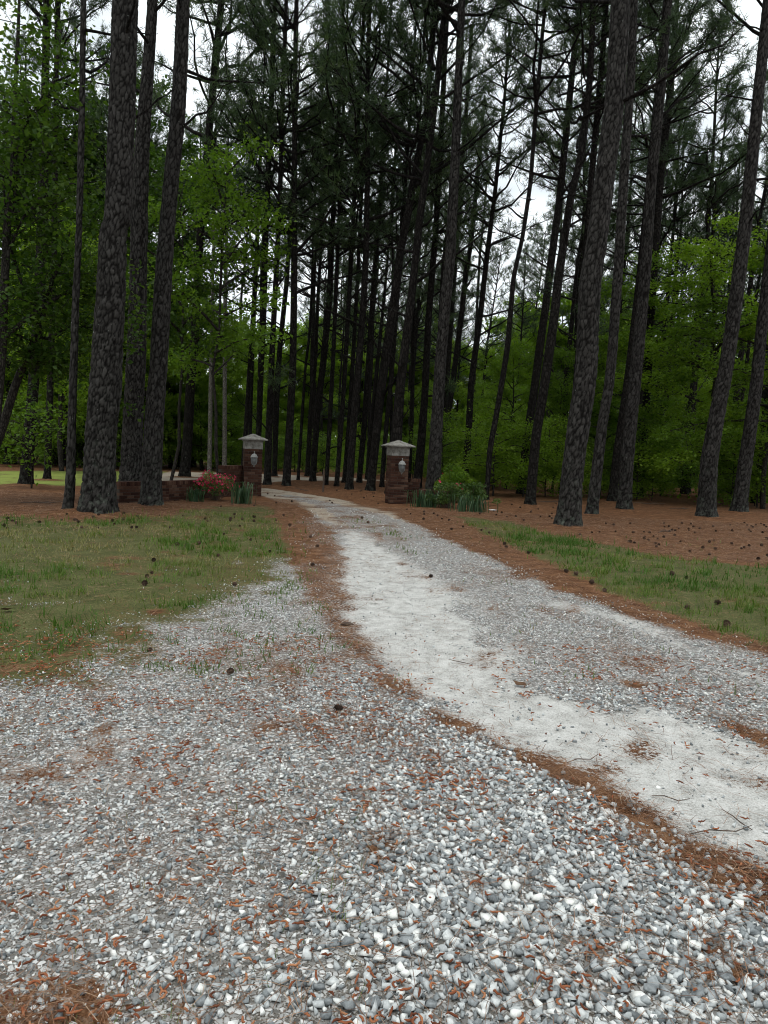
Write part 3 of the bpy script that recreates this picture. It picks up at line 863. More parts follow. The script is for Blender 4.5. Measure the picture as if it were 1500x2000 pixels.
# ------------------------------------------------------------------ the pines, measured trunk by trunk: (x, y, width) up each trunk in photograph pixels, base first
# name of bark kind, label, trunk points, crown base height, total height, crown scale
PINES = [
 ('n', 'very thick pine with deep plated bark, widest trunk, before the end of the brick wall',
  [(190, 1005, 62), (194, 950, 59), (197, 850, 58), (207, 750, 60), (210, 675, 57), (217, 575, 54), (221, 450, 51), (230, 433, 50), (238, 233, 50), (245, 0, 48)], 13, 25, 1.2),
 ('n', 'dark thick pine standing behind the far end of the low brick wall',
  [(254, 966, 44), (257, 940, 42), (260, 825, 38), (267, 700, 37), (270, 575, 33), (273, 400, 32), (279, 267, 28), (287, 167, 24), (297, 33, 20)], 14, 25, 1.1),
 ('n', 'tall pine standing in front of the low brick wall beside the azalea',
  [(296, 990, 39), (297, 925, 38), (303, 800, 36), (311, 700, 34), (319, 550, 33), (326, 450, 30), (335, 350, 29), (347, 233, 29), (353, 133, 27), (358, 0, 25)], 14, 25, 1.1),
 ('n', 'slim dark pine just beside the widest trunk, on the side away from the wall',
  [(131, 1003, 22), (137, 950, 19), (140, 825, 16), (144, 700, 15), (147, 600, 14), (154, 450, 12), (157, 333, 13), (160, 200, 12), (163, 0, 11)], 11, 19, 0.8),
 ('p', 'reddish trunked pine at the edge of the far lawn with leafy sprays at its foot',
  [(50, 948, 25), (57, 850, 22), (65, 750, 20), (75, 625, 22), (80, 525, 21), (85, 333, 18), (88, 167, 14)], 13, 24, 1.0),
 ('p', 'slender pine high among the leaves between the lawn pine and the slim dark pine',
  [(92, 938, 14), (100, 700, 12), (105, 500, 11), (108, 333, 10), (110, 167, 9)], 12, 22, 0.9),
 ('p', 'pine behind the low brick wall with long bare limbs reaching over the drive',
  [(360, 933, 21), (367, 850, 19), (372, 750, 18), (380, 675, 17), (385, 550, 15), (392, 450, 15), (407, 267, 14), (423, 100, 14), (433, 0, 13)], 12.0, 27, 1.45),
 ('w', 'thin pale grey trunk standing behind the middle of the low brick wall',
  [(409, 928, 9), (411, 800, 8), (412, 700, 7), (415, 575, 6), (418, 450, 5)], 11, 17, 0.7),
 ('w', 'thin pale grey trunk just behind the step of the brick wall',
  [(437, 924, 9), (439, 900, 9), (439, 750, 8), (440, 600, 8), (443, 450, 6)], 11, 18, 0.7),
 ('p', 'thin pine behind the cap of the azalea side pillar, thicker of a close pair',
  [(473, 938, 9), (480, 845, 9), (486, 740, 8), (492, 650, 8), (500, 500, 6), (505, 400, 5)], 8.0, 18.0, 0.86),
 ('p', 'thinner of a close pair of pines rising behind the azalea side pillar',
  [(486, 934, 7), (489, 825, 7), (494, 675, 6), (500, 560, 5)], 8.0, 16.0, 0.69),
 ('p', 'pine with a bend at mid height rising just behind the pillar beside the azalea',
  [(501, 946, 12), (505, 847, 11), (511, 675, 12), (514, 612, 13), (515, 525, 14), (520, 420, 12), (528, 250, 10)], 9.0, 21.0, 1.03),
 ('p', 'pine beside the far drive, first trunk clear of the azalea side pillar',
  [(522, 950, 14), (525, 850, 14), (532, 675, 11), (540, 525, 10), (546, 400, 9), (552, 200, 8)], 8.5, 21.0, 1.15),
 ('p', 'grey pine leaning between the first two pines beside the far drive',
  [(536, 932, 10), (540, 775, 12), (547, 675, 10), (560, 550, 9), (568, 420, 7)], 9.0, 20.0, 0.92),
 ('p', 'straight reddish pine beside the far drive, thickest close to the azalea side pillar',
  [(559, 952, 17), (565, 850, 15), (572, 725, 14), (574, 600, 13), (575, 500, 12), (575, 400, 11), (576, 200, 10), (577, 125, 9)], 8.0, 20.0, 1.26),
 ('p', 'very thin crooked pine between the straight reddish pine and the dark stand',
  [(582, 940, 6), (591, 800, 6), (597, 712, 5), (604, 660, 5), (609, 575, 5), (611, 480, 4)], 8.0, 16.0, 0.69),
 ('p', 'nearly black pine with a forked top, deep behind the bend of the drive',
  [(600, 932, 11), (607, 800, 9), (616, 700, 8), (620, 600, 7), (627, 480, 6)], 9.0, 20.0, 0.92),
 ('p', 'grey pine leaning away from the drive, in the stand behind the gate',
  [(610, 942, 12), (620, 800, 12), (632, 700, 13), (644, 575, 12), (646, 500, 11), (655, 350, 9), (662, 200, 8)], 8.0, 21.0, 1.03),
 ('p', 'slim pine directly behind the short thin stake by the drive',
  [(637, 950, 8), (644, 825, 9), (652, 675, 8), (657, 550, 8), (661, 450, 7)], 8.0, 19.0, 0.80),
 ('p', 'slim pine standing third from the short stake towards the bare brick pillar',
  [(657, 953, 10), (667, 825, 9), (672, 750, 9), (682, 575, 9), (690, 430, 8)], 8.0, 19.0, 0.92),
 ('p', 'thin pine half hidden behind the sturdier pine mid way between the two pillars',
  [(672, 945, 9), (682, 825, 9), (690, 690, 8), (698, 550, 7)], 8.0, 18.0, 0.80),
 ('p', 'sturdy pine mid way between the two pillars with its foot out in the straw',
  [(682, 960, 16), (691, 825, 14), (700, 725, 14), (710, 600, 13), (715, 500, 12), (718, 350, 10), (718, 200, 9), (719, 100, 8)], 8.0, 19.0, 1.26),
 ('p', 'grey pine just past the sturdy mid pine, leaning towards the bare brick pillar',
  [(701, 945, 11), (712, 825, 11), (720, 700, 10), (730, 550, 10), (740, 430, 8)], 8.0, 20.0, 0.92),
 ('p', 'leaning pine with a dark crown, last before the bare brick pillar',
  [(722, 962, 18), (732, 875, 16), (742, 775, 17), (754, 690, 18), (775, 550, 17), (780, 500, 15), (795, 425, 15), (812, 325, 13), (832, 225, 12), (842, 100, 11)], 9.0, 22.0, 1.15),
 ('p', 'thin pale edged pine right against the inner side of the bare brick pillar',
  [(745, 955, 9), (755, 825, 9), (768, 700, 8), (778, 560, 7)], 8.0, 18.0, 0.80),
 ('p', 'broad pine rising straight behind the cap of the bare brick pillar',
  [(764, 968, 24), (774, 862, 22), (782, 750, 18), (795, 650, 17), (807, 550, 15), (812, 500, 14), (820, 425, 15), (837, 300, 13), (850, 200, 12), (865, 50, 11)], 9.0, 23.0, 1.26),
 ('p', 'thin dark pine between the bare brick pillar cap and the thick pine behind its wall',
  [(798, 940, 9), (802, 862, 9), (806, 750, 8), (807, 650, 8), (810, 520, 6)], 8.0, 18.0, 0.80),
 ('p', 'dark pine behind the stepped wall of the bare brick pillar',
  [(814, 956, 17), (822, 880, 17), (830, 775, 14), (837, 625, 13), (845, 525, 12), (850, 475, 12), (857, 350, 11), (865, 200, 10), (872, 50, 9)], 9.0, 22.0, 1.03),
 ('n', 'thick rough barked pine behind the low wall beside the flowering shrub',
  [(845, 975, 29), (847, 945, 28), (855, 800, 23), (861, 700, 22), (872, 575, 21), (880, 500, 20), (882, 450, 20), (890, 300, 18), (897, 125, 15), (902, 0, 14)], 13.5, 24, 1.0),
 ('p', 'slim pine hugging the thick rough barked pine near the top',
  [(858, 940, 11), (876, 700, 10), (890, 500, 9), (900, 350, 8), (910, 225, 8), (922, 50, 7)], 12, 22, 0.8),
 ('p', 'leaning black pine behind the flowering shrub',
  [(862, 938, 12), (875, 812, 11), (887, 725, 11), (900, 625, 11), (911, 525, 10), (920, 475, 9), (932, 350, 8), (942, 250, 7)], 9.5, 20, 1.0),
 ('p', 'pine beyond the light green shrub with sparse upswept branches',
  [(905, 958, 15), (915, 850, 13), (920, 750, 12), (930, 675, 12), (940, 600, 11), (951, 500, 10), (967, 375, 8), (977, 275, 7), (985, 200, 6), (992, 100, 5)], 8.5, 19, 1.15),
 ('p', 'dead looking pole of a pine, thin and almost branchless',
  [(922, 930, 6), (929, 650, 5), (937, 500, 5), (943, 440, 4), (952, 337, 3)], 16, 16.4, 0.25),
 ('p', 'slender pine with a kinked trunk whose foot is by the pale scrap on the straw',
  [(950, 980, 9), (957, 875, 11), (967, 825, 11), (980, 750, 11), (992, 675, 11), (1003, 540, 9), (1020, 468, 8), (1036, 360, 8), (1048, 200, 8), (1060, 60, 7), (1066, 0, 6)], 11.5, 19, 0.9),
 ('p', 'rear pine of the leaning twin trunks with black bark',
  [(1017, 967, 16), (1030, 850, 15), (1042, 775, 16), (1055, 675, 16), (1066, 600, 15), (1074, 530, 15), (1092, 400, 14), (1108, 240, 13), (1124, 80, 11), (1136, 0, 10)], 11, 22, 1.0),
 ('p', 'front pine of the leaning twin trunks, lighter and reddish',
  [(1035, 988, 19), (1047, 850, 18), (1060, 775, 18), (1071, 700, 18), (1082, 625, 17), (1090, 550, 17), (1100, 480, 15), (1116, 380, 14), (1136, 300, 14), (1152, 160, 12), (1160, 0, 11)], 9.5, 21, 1.0),
 ('n', 'thick pine nearest the grass verge with pale lichen spots on its bark',
  [(1109, 1030, 44), (1117, 925, 42), (1130, 825, 43), (1140, 762, 43), (1146, 700, 42), (1148, 630, 42), (1152, 550, 42), (1164, 480, 40), (1184, 320, 38), (1200, 200, 38), (1212, 0, 36)], 12.5, 24, 1.1),
 ('p', 'black pine half hidden behind the lichen spotted pine',
  [(1100, 985, 16), (1122, 800, 14), (1140, 560, 13), (1152, 380, 12), (1161, 280, 12), (1176, 120, 11), (1184, 0, 10)], 11, 22, 0.9),
 ('n', 'middle sized pine close beside the lichen spotted pine, on its forest side',
  [(1155, 1007, 24), (1165, 925, 22), (1177, 825, 20), (1190, 750, 19), (1197, 675, 19), (1202, 600, 19), (1208, 520, 19), (1220, 320, 18), (1232, 160, 16), (1238, 0, 15)], 12.5, 23, 0.9),
 ('p', 'black pine tucked behind the foot of the pine with the mossy base',
  [(1195, 982, 19), (1205, 887, 16), (1215, 812, 13), (1227, 725, 12), (1246, 560, 11), (1262, 400, 10)], 12, 22, 0.9),
 ('n', 'straight pine with a greenish mossy base standing in open straw',
  [(1219, 997, 27), (1225, 900, 25), (1235, 800, 24), (1245, 700, 23), (1255, 600, 21), (1260, 540, 21), (1272, 360, 19), (1288, 200, 19), (1304, 0, 17)], 13, 23, 0.9),
 ('p', 'pine with big limbs fanning out high above the mossy based pine',
  [(1248, 972, 15), (1262, 800, 15), (1275, 560, 15), (1292, 320, 15), (1308, 200, 14), (1320, 40, 9)], 11.0, 21, 1.5),
 ('n', 'thick leaning pine standing alone in the straw in front of the layered green tree',
  [(1379, 1012, 35), (1385, 900, 32), (1400, 812, 29), (1415, 737, 27), (1427, 662, 26), (1437, 587, 26), (1456, 440, 24), (1472, 280, 22), (1488, 120, 20), (1500, 0, 18)], 13.5, 24, 1.0),
 ('n', 'dark leaning pine next beyond the thick one in front of the layered green tree',
  [(1442, 1002, 28), (1452, 925, 26), (1465, 837, 25), (1477, 750, 23), (1485, 662, 21), (1495, 575, 20), (1520, 350, 17)], 13, 24, 1.0),
 ('p', 'slim pine at the picture edge behind the dark leaning pine',
  [(1477, 985, 17), (1487, 875, 16), (1497, 800, 15), (1515, 620, 13)], 12, 22, 0.8),
]

def pine_base(pts):
    bx, by, _ = pts[0]
    return G(np.array([bx], float), np.array([by], float))[0]

for _k, _lab, _pts, _a, _b, _c in PINES:
    _xy = pine_base(_pts)
    TREES_XY.append((_xy[0], _xy[1], _pts[0][2] / 2 * _xy[1] / FPX))

# gate pillars and wall feet
PILLAR_L = G(np.array([493.0]), np.array([969.0]))[0]
PILLAR_R = G(np.array([778.0]), np.array([984.0]))[0]
GATE_YAW = math.radians(16.5)

SETTING = build_ground()

PINE_CROWNS = [pine_crown(100 + i, H=9.5, Lmax=(2.9, 3.3, 2.6, 3.6, 3.0)[i], dead=(4.5, 3, 5, 4, 3)[i]) for i in range(5)]

def gz(x, y):
    return float(ground_z(np.array([x]), np.array([y]))[0])

def add_crown(root, base, top, variant, H, scale, seed, xy=1.0):
    """crown along the trunk between two points given relative to the tree's base"""
    lm, nm = PINE_CROWNS[variant % len(PINE_CROWNS)]
    ax = Vector(top) - Vector(base)
    q = ax.to_track_quat('Z', 'Y')
    rot = (q.to_matrix() @ Matrix.Rotation(seed * 1.7, 3, 'Z')).to_euler()
    zs = ax.length / 9.5
    for nm_, me, mt in (('limbs', lm, 'bark_pine'), ('crown', nm, 'needles')):
        o = link(nm_, me, MATS[mt], root, base)
        o.rotation_euler = rot
        if nm_ == 'limbs': o['kind'] = 'stuff'
        o.scale = (scale * xy, scale * xy, zs)

for i, (kind, label, pts, hb, H, cs) in enumerate(PINES):
    x0, y0 = pine_base(pts)
    z0 = gz(x0, y0)
    root = thing('pine_tree', label, 'pine tree', (x0, y0, z0 - 0.07))
    P = PL(np.array([p[0] for p in pts], float), np.array([p[1] for p in pts], float), y0)
    dep = depth_of(P)
    rad = np.array([p[2] for p in pts]) / 2 * dep / FPX
    rad[0] = min(rad[0], rad[1] * 1.08)
    P = P - np.array([x0, y0, z0 - 0.07])
    P[0] = (0, 0, -0.02)
    hv = P[-1, 2]
    d = (P[-1] - P[max(len(P) // 3, 0)]); d = d / d[2]
    rows = np.concatenate([P, rad[:, None]], 1)
    r_last = rad[-1]
    if H > hv + 0.5:
        dd = d * np.array([0.55, 1, 1])
        ext = [P[-1] + dd * (H - hv) * t for t in (0.25, 0.5, 0.75, 1.0)]
        er = [r_last * (1 - 0.9 * t) + 0.02 for t in (0.25, 0.5, 0.75, 1.0)]
        rows = np.concatenate([rows, np.array([list(p) + [r] for p, r in zip(ext, er)])])
    vis = min(1.5 + 0.64 * y0 + 1.0, H)
    big = kind == 'n'
    if big:
        seg = int(np.clip(2 * math.pi * rad[1] / 0.021, 36, 96)); rings = int(np.clip(vis / 0.033, 200, 420))
    else:
        seg, rings = 16, 70
    me, C, rr = trunk_mesh('pine_trunk', rows, seg, rings, big, i + 3, 0.30, vis)
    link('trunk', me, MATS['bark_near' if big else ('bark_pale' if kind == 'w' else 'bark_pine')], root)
    hb_ = min(hb, H - 0.5)
    def on_axis(h):
        return Vector([np.interp(h, C[:, 2], C[:, k]) for k in (0, 1)] + [h])
    add_crown(root, on_axis(hb_), on_axis(H - 0.1), i, H, cs, i)

# ------------------------------------------------------------------ pines of the stand further back, too alike to tell apart
STEMS = []
for k in range(4):
    rng = np.random.default_rng(300 + k)
    n = 8; h = np.linspace(-0.1, 20, n)
    rows = np.stack([np.cumsum(rng.normal(0, 0.11, n)), np.cumsum(rng.normal(0, 0.11, n)), h, np.interp(h, [0, 20], [(0.15, 0.12, 0.18, 0.14)[k], 0.03])], -1)
    rows[:, :2] -= rows[0, :2]
    me, C, rr = trunk_mesh('stem', rows, 9, 30, False, k, 0.3)
    STEMS.append((me, C))

def far_pine(x, y, k, sc, label, group, hb=0.5):
    root = thing('pine_tree', label, 'pine tree', (x, y, gz(x, y) - 0.03), random.uniform(0, 6.28), group)
    me, C = STEMS[k % 4]
    o = link('trunk', me, MATS['bark_pine'], root); o.scale = (sc, sc, sc)
    H = 20 * sc
    b = [np.interp(hb * 20, C[:, 2], C[:, q]) * sc for q in (0, 1)]
    t = [C[-1, q] * sc for q in (0, 1)]
    add_crown(root, (b[0], b[1], hb * H), (t[0], t[1], H - 0.1), random.randrange(5), H, sc * random.uniform(0.75, 1.1), random.uniform(0, 9))
    root.rotation_euler.y = math.radians(random.uniform(0.0, 3.5)); root.rotation_euler.z = 0
    return root

def at(px, d):
    return ((px - 750) / FPX * d, d)

rnd = random.Random(5)
placed = [(t[0], t[1]) for t in TREES_XY]
def free(x, y, gap):
    return all((x - a) ** 2 + (y - b) ** 2 > gap * gap for a, b in placed)
cnt = 0
tries = 0
while cnt < 44 and tries < 4000:
    tries += 1
    px = rnd.uniform(520, 1500); d = rnd.uniform(32, 66)
    if px < 590 and d > 44: continue
    if 880 < px < 1070 and d < 54: continue
    if d < 38 and px > 1100 and rnd.random() < 0.55: continue
    x, y = at(px, d)
    if not free(x, y, 2.0): continue
    placed.append((x, y)); cnt += 1
    if px < 830:
        lab, grp = 'slender pine deep in the dark stand behind the gate', 'pines deep behind the gate'
    elif px < 1100:
        lab, grp = 'distant slender pine seen through the gap with open sky', 'distant pines in the open gap'
    else:
        lab, grp = 'pine deep in the wood behind the layered green tree', 'pines deep in the side wood'
    far_pine(x, y, rnd.randrange(4), rnd.uniform(0.8, 1.08), lab, grp, rnd.uniform(0.34, 0.52))
for px, d in ((150, 42), (225, 39), (330, 41), (40, 45), (455, 52), (-40, 38), (90, 50), (190, 37), (285, 46), (375, 44), (10, 36), (120, 36.5)):
    x, y = at(px, d)
    placed.append((x, y))
    far_pine(x, y, rnd.randrange(4), rnd.uniform(0.95, 1.1), 'pine rising from the wood on the far side of the lawn', 'pines beyond the lawn', 0.55)

# ------------------------------------------------------------------ broad-leaved trees and undergrowth
BL = {
 'A': [broadleaf(400 + i, 8.6, 2.7, 1.7, 22, 15000, 0.085, False, 0.085) for i in range(3)],
 'B': [broadleaf(420 + i, 10.5, 3.9, 1.6, 26, 22000, 0.085, True, 0.10) for i in range(3)],
 'C': [broadleaf(440 + i, 3.2, 1.35, 0.25, 14, 4200, 0.070, True, 0.026) for i in range(3)],
 'D': [broadleaf(460 + i, 13.0, 4.4, 0.5, 32, 21000, 0.15, False, 0.14) for i in range(3)],
 'S': [broadleaf(495, 2.3, 1.1, 0.5, 12, 620, 0.095, False, 0.02)],
 'T': [broadleaf(498 + i, 21.0, 3.8, 6.5, 34, 15000, 0.13, False, 0.16) for i in range(2)],
 'M': [broadleaf(480 + i, 11.0, 3.3, 3.6, 20, 7500, 0.10, False, 0.055) for i in range(2)],
}
def leafy(kind, px, d, sc, leafmat, label, group=None, name='broadleaf_tree', cat='tree', k=None, rz=None, xy=None, sz=None):
    x, y = xy if xy is not None else at(px, d)
    wood, lv = BL[kind][k if k is not None else rnd.randrange(len(BL[kind]))]
    root = thing(name, label, cat, (x, y, gz(x, y) - 0.03), rz if rz is not None else rnd.uniform(0, 6.28), group)
    s3 = (sc, sc, sc if sz is None else sz)
    o = link('trunk' if kind not in 'CS' else 'stem', wood, MATS['bark_broadleaf'], root); o.scale = s3
    key = lv.name + leafmat
    c = link('crown' if kind not in 'CS' else 'foliage', lv, MATS[leafmat], root); c.scale = s3
    if c.material_slots and c.material_slots[0].material != MATS[leafmat]:
        c.material_slots[0].link = 'OBJECT'; c.material_slots[0].material = MATS[leafmat]
    return root

# trees one can tell apart
leafy('M', 428, 23.5, 1.0, 'leaf_mid', 'green maple spreading over the low brick wall behind the azalea', k=0, rz=0.4)
leafy('M', 330, 27, 1.1, 'leaf_silhouette', 'green broadleaf tree behind the two thick pines at the wall end', k=1)
leafy('B', 1376, 27.5, 1.02, 'leaf_bright', 'layered bright green tree behind the thick leaning pine', k=0, rz=1.0)
leafy('B', 1245, 30, 0.95, 'leaf_mid', 'layered green tree behind the mossy based pine', k=1)
leafy('B', 1490, 26, 0.95, 'leaf_mid', 'layered green tree at the picture edge behind the dark leaning pine', k=2)
leafy('A', 985, 33, 0.78, 'leaf_bright', 'young light green tree behind the kinked slender pine', k=1)
leafy('A', 1075, 31, 0.74, 'leaf_mid', 'young green tree behind the leaning twin pines', k=2)
leafy('A', 118, 31, 1.25, 'leaf_bright', 'green broadleaf tree beyond the lawn behind the slim dark pine', k=1)
leafy('S', 58, 20.2, 1.0, 'leaf_mid', 'low leafy sapling growing at the foot of the reddish lawn pine', name='sapling', cat='sapling', k=0)

# undergrowth of the side wood
n_sap = 0
for t in range(400):
    if n_sap >= 46: break
    px = rnd.uniform(845, 1560); d = rnd.uniform(25.5, 42)
    x, y = at(px, d)
    if px < 960 and d < 30: continue
    if not free(x, y, 0.7): continue
    placed.append((x, y)); n_sap += 1
    leafy('C', px, d, rnd.uniform(0.6, 1.25), rnd.choice(['leaf_mid', 'leaf_bright', 'leaf_bright']), 'leafy sapling in the undergrowth of the side wood',
          'saplings in the side wood', 'sapling', 'sapling')
for t in range(18):
    px = rnd.uniform(820, 1560); d = rnd.uniform(37, 56)
    x, y = at(px, d)
    if not free(x, y, 1.3): continue
    placed.append((x, y))
    leafy(rnd.choice('AB'), px, d, rnd.uniform(0.75, 1.0) if px > 1120 else rnd.uniform(0.55, 0.75), rnd.choice(['leaf_mid', 'leaf_bright', 'leaf_bright']), 'broadleaf tree standing among the pines of the side wood', 'broadleaf trees of the side wood')
# small growth under the stand behind the gate
for t in range(26):
    px = rnd.uniform(455, 870); d = rnd.uniform(40, 46)
    x, y = at(px, d)
    if not free(x, y, 1.0): continue
    placed.append((x, y))
    leafy('C', px, d, rnd.uniform(0.5, 0.95), 'leaf_mid', 'leafy sapling beneath the pines behind the gate', 'saplings behind the gate', 'sapling', 'sapling')
# woods beyond the lawn and the far edge of the clearing
for t in range(20):
    px = -190 + t * 34 + rnd.uniform(-9, 9); d = rnd.uniform(36, 46) if px < 330 else rnd.uniform(42, 52)
    x, y = at(px, d)
    leafy(rnd.choice('AD'), px, d, rnd.uniform(0.62, 0.9), 'leaf_bright', 'broadleaf tree in the wood beyond the lawn', 'broadleaf trees beyond the lawn')
for t in range(16):
    px = -150 + t * 42 + rnd.uniform(-9, 9); d = rnd.uniform(34, 38) if px < 260 else rnd.uniform(40, 46)
    leafy('C', px, d, rnd.uniform(1.0, 1.6), 'leaf_mid', 'leafy bush along the edge of the wood beyond the lawn', 'bushes along the wood edge', 'bush', 'bush')
for t in range(34):
    px = 400 + t * 36 + rnd.uniform(-12, 12); d = rnd.uniform(60, 76)
    h = rnd.uniform(0.8, 1.05) if px < 640 else rnd.uniform(0.95, 1.25)
    leafy('D', px, d, h, 'leaf_bright', 'broadleaf tree in the far wood behind everything', 'broadleaf trees of the far wood')

for t in range(26):
    px = rnd.uniform(600, 1480); d = rnd.uniform(80, 98)
    x, y = at(px, d)
    if 560 < px < 600: continue
    far_pine(x, y, rnd.randrange(4), rnd.uniform(0.85, 1.1), 'far pine rising out of the distant wood', 'pines of the distant wood', rnd.uniform(0.30, 0.45))

for px, d in ((25, 36.8), (105, 38.5), (205, 40), (290, 38), (345, 43), (-50, 37.5), (160, 44), (60, 41), (250, 44), (130, 36.6)):
    leafy('T', px, d, rnd.uniform(0.85, 1.0), 'leaf_silhouette', 'tall tree with leaves coloured as a dark silhouette, standing over the far edge of the lawn', 'tall broadleaf trees beyond the lawn')

# low growth covering the floor of the wood, one mass nobody could count
rng = np.random.default_rng(901)
n = 150000
d = rng.uniform(27, 84, n); px = rng.uniform(-120, 1620, n)
x = (px - 750) / FPX * d; y = d
patch = fbm(x, y, 3.0, 903)
keep = (patch > np.where((px > 860) & (d < 42), 0.55, 0.42)) & np.where(px > 860, d > 27.5 + 3 * (patch < 0.55), np.where(px < 330, d > 36.5, d > 43)) & ~((px > 300) & (px < 470) & (d < 42))
x, y, patch = x[keep], y[keep], patch[keep]
hh = np.clip((patch - 0.42) * 6, 0.15, 1.0) * rng.uniform(0.3, 1.5, len(x)) ** 1.2 * np.where(y > 52, 2.0, 1.0)
C = np.stack([x, y, ground_z(x, y) + 0.02 + hh * rng.uniform(0.15, 1.0, len(x))], -1)
V, F = leaf_faces(rng, C, np.where(y > 52, 0.17, 0.11), 0.9)
tag(link('undergrowth', mesh_np('undergrowth', V, F, {'tint': np.repeat(rng.uniform(0, 1, len(C)), 4)}), MATS['leaf_mid']),
    'low leafy undergrowth covering the floor deep in the wood', None, None, 'stuff')

for px, d in ((1120, 36), (1172, 42), (1232, 37.5), (1290, 40), (1335, 35.5), (1385, 44), (1430, 38), (1475, 42), (1520, 36), (1205, 48), (1060, 50), (1352, 50)):
    x, y = at(px, d)
    far_pine(x, y, rnd.randrange(4), rnd.uniform(1.0, 1.2), 'tall pine high over the layered green trees', 'tall pines over the side wood', rnd.uniform(0.45, 0.55))

# the far-off wood closing the view, one mass
rng = np.random.default_rng(931)
n = 26000
px = rng.uniform(100, 1800, n); d = rng.uniform(100, 132, n)
x = (px - 750) / FPX * d; y = d
top = 6.0 + 5.0 * fbm(x, y, 9.0, 933)
C = np.stack([x, y, top * rng.uniform(0.0, 1.0, n) ** 0.8], -1)
V, F = leaf_faces(rng, C, np.full(n, 0.75), 0.5)
tag(link('far_wood', mesh_np('far_wood', V, F, {'tint': np.repeat(rng.uniform(0, 1, n), 4)}), MATS['leaf_bright']),
    'far off green wood closing the view behind all the trunks', None, None, 'stuff')

# ------------------------------------------------------------------ brick gate
def bevel_box(name, s, b=0.004):
    me = bpy.data.meshes.new(name)
    bm = bmesh.new()
    bmesh.ops.create_cube(bm, size=1.0)
    for v in bm.verts: v.co = Vector((v.co.x * s[0], v.co.y * s[1], v.co.z * s[2]))
    bmesh.ops.bevel(bm, geom=list(bm.edges), offset=b, segments=1, affect='EDGES', profile=0.5)
    bm.to_mesh(me); bm.free()
    return me
BRICK = bevel_box('brick', (0.2, 0.1, 0.065))
HEADER = bevel_box('half_brick', (0.095, 0.1, 0.065))
ROWLOCK = bevel_box('rowlock_brick', (0.065, 0.22, 0.1))
for _b in (BRICK, HEADER, ROWLOCK): _b.materials.append(MATS['brick'])

def put_brick(me, parent, loc, rz=0.0):
    o = bpy.data.objects.new('brick', me); COL.objects.link(o)
    o.parent = parent
    o.location = (loc[0] + random.uniform(-.0015, .0015), loc[1] + random.uniform(-.0025, .0025), loc[2])
    o.rotation_euler = (0, 0, rz + random.uniform(-.006, .006))
    return o

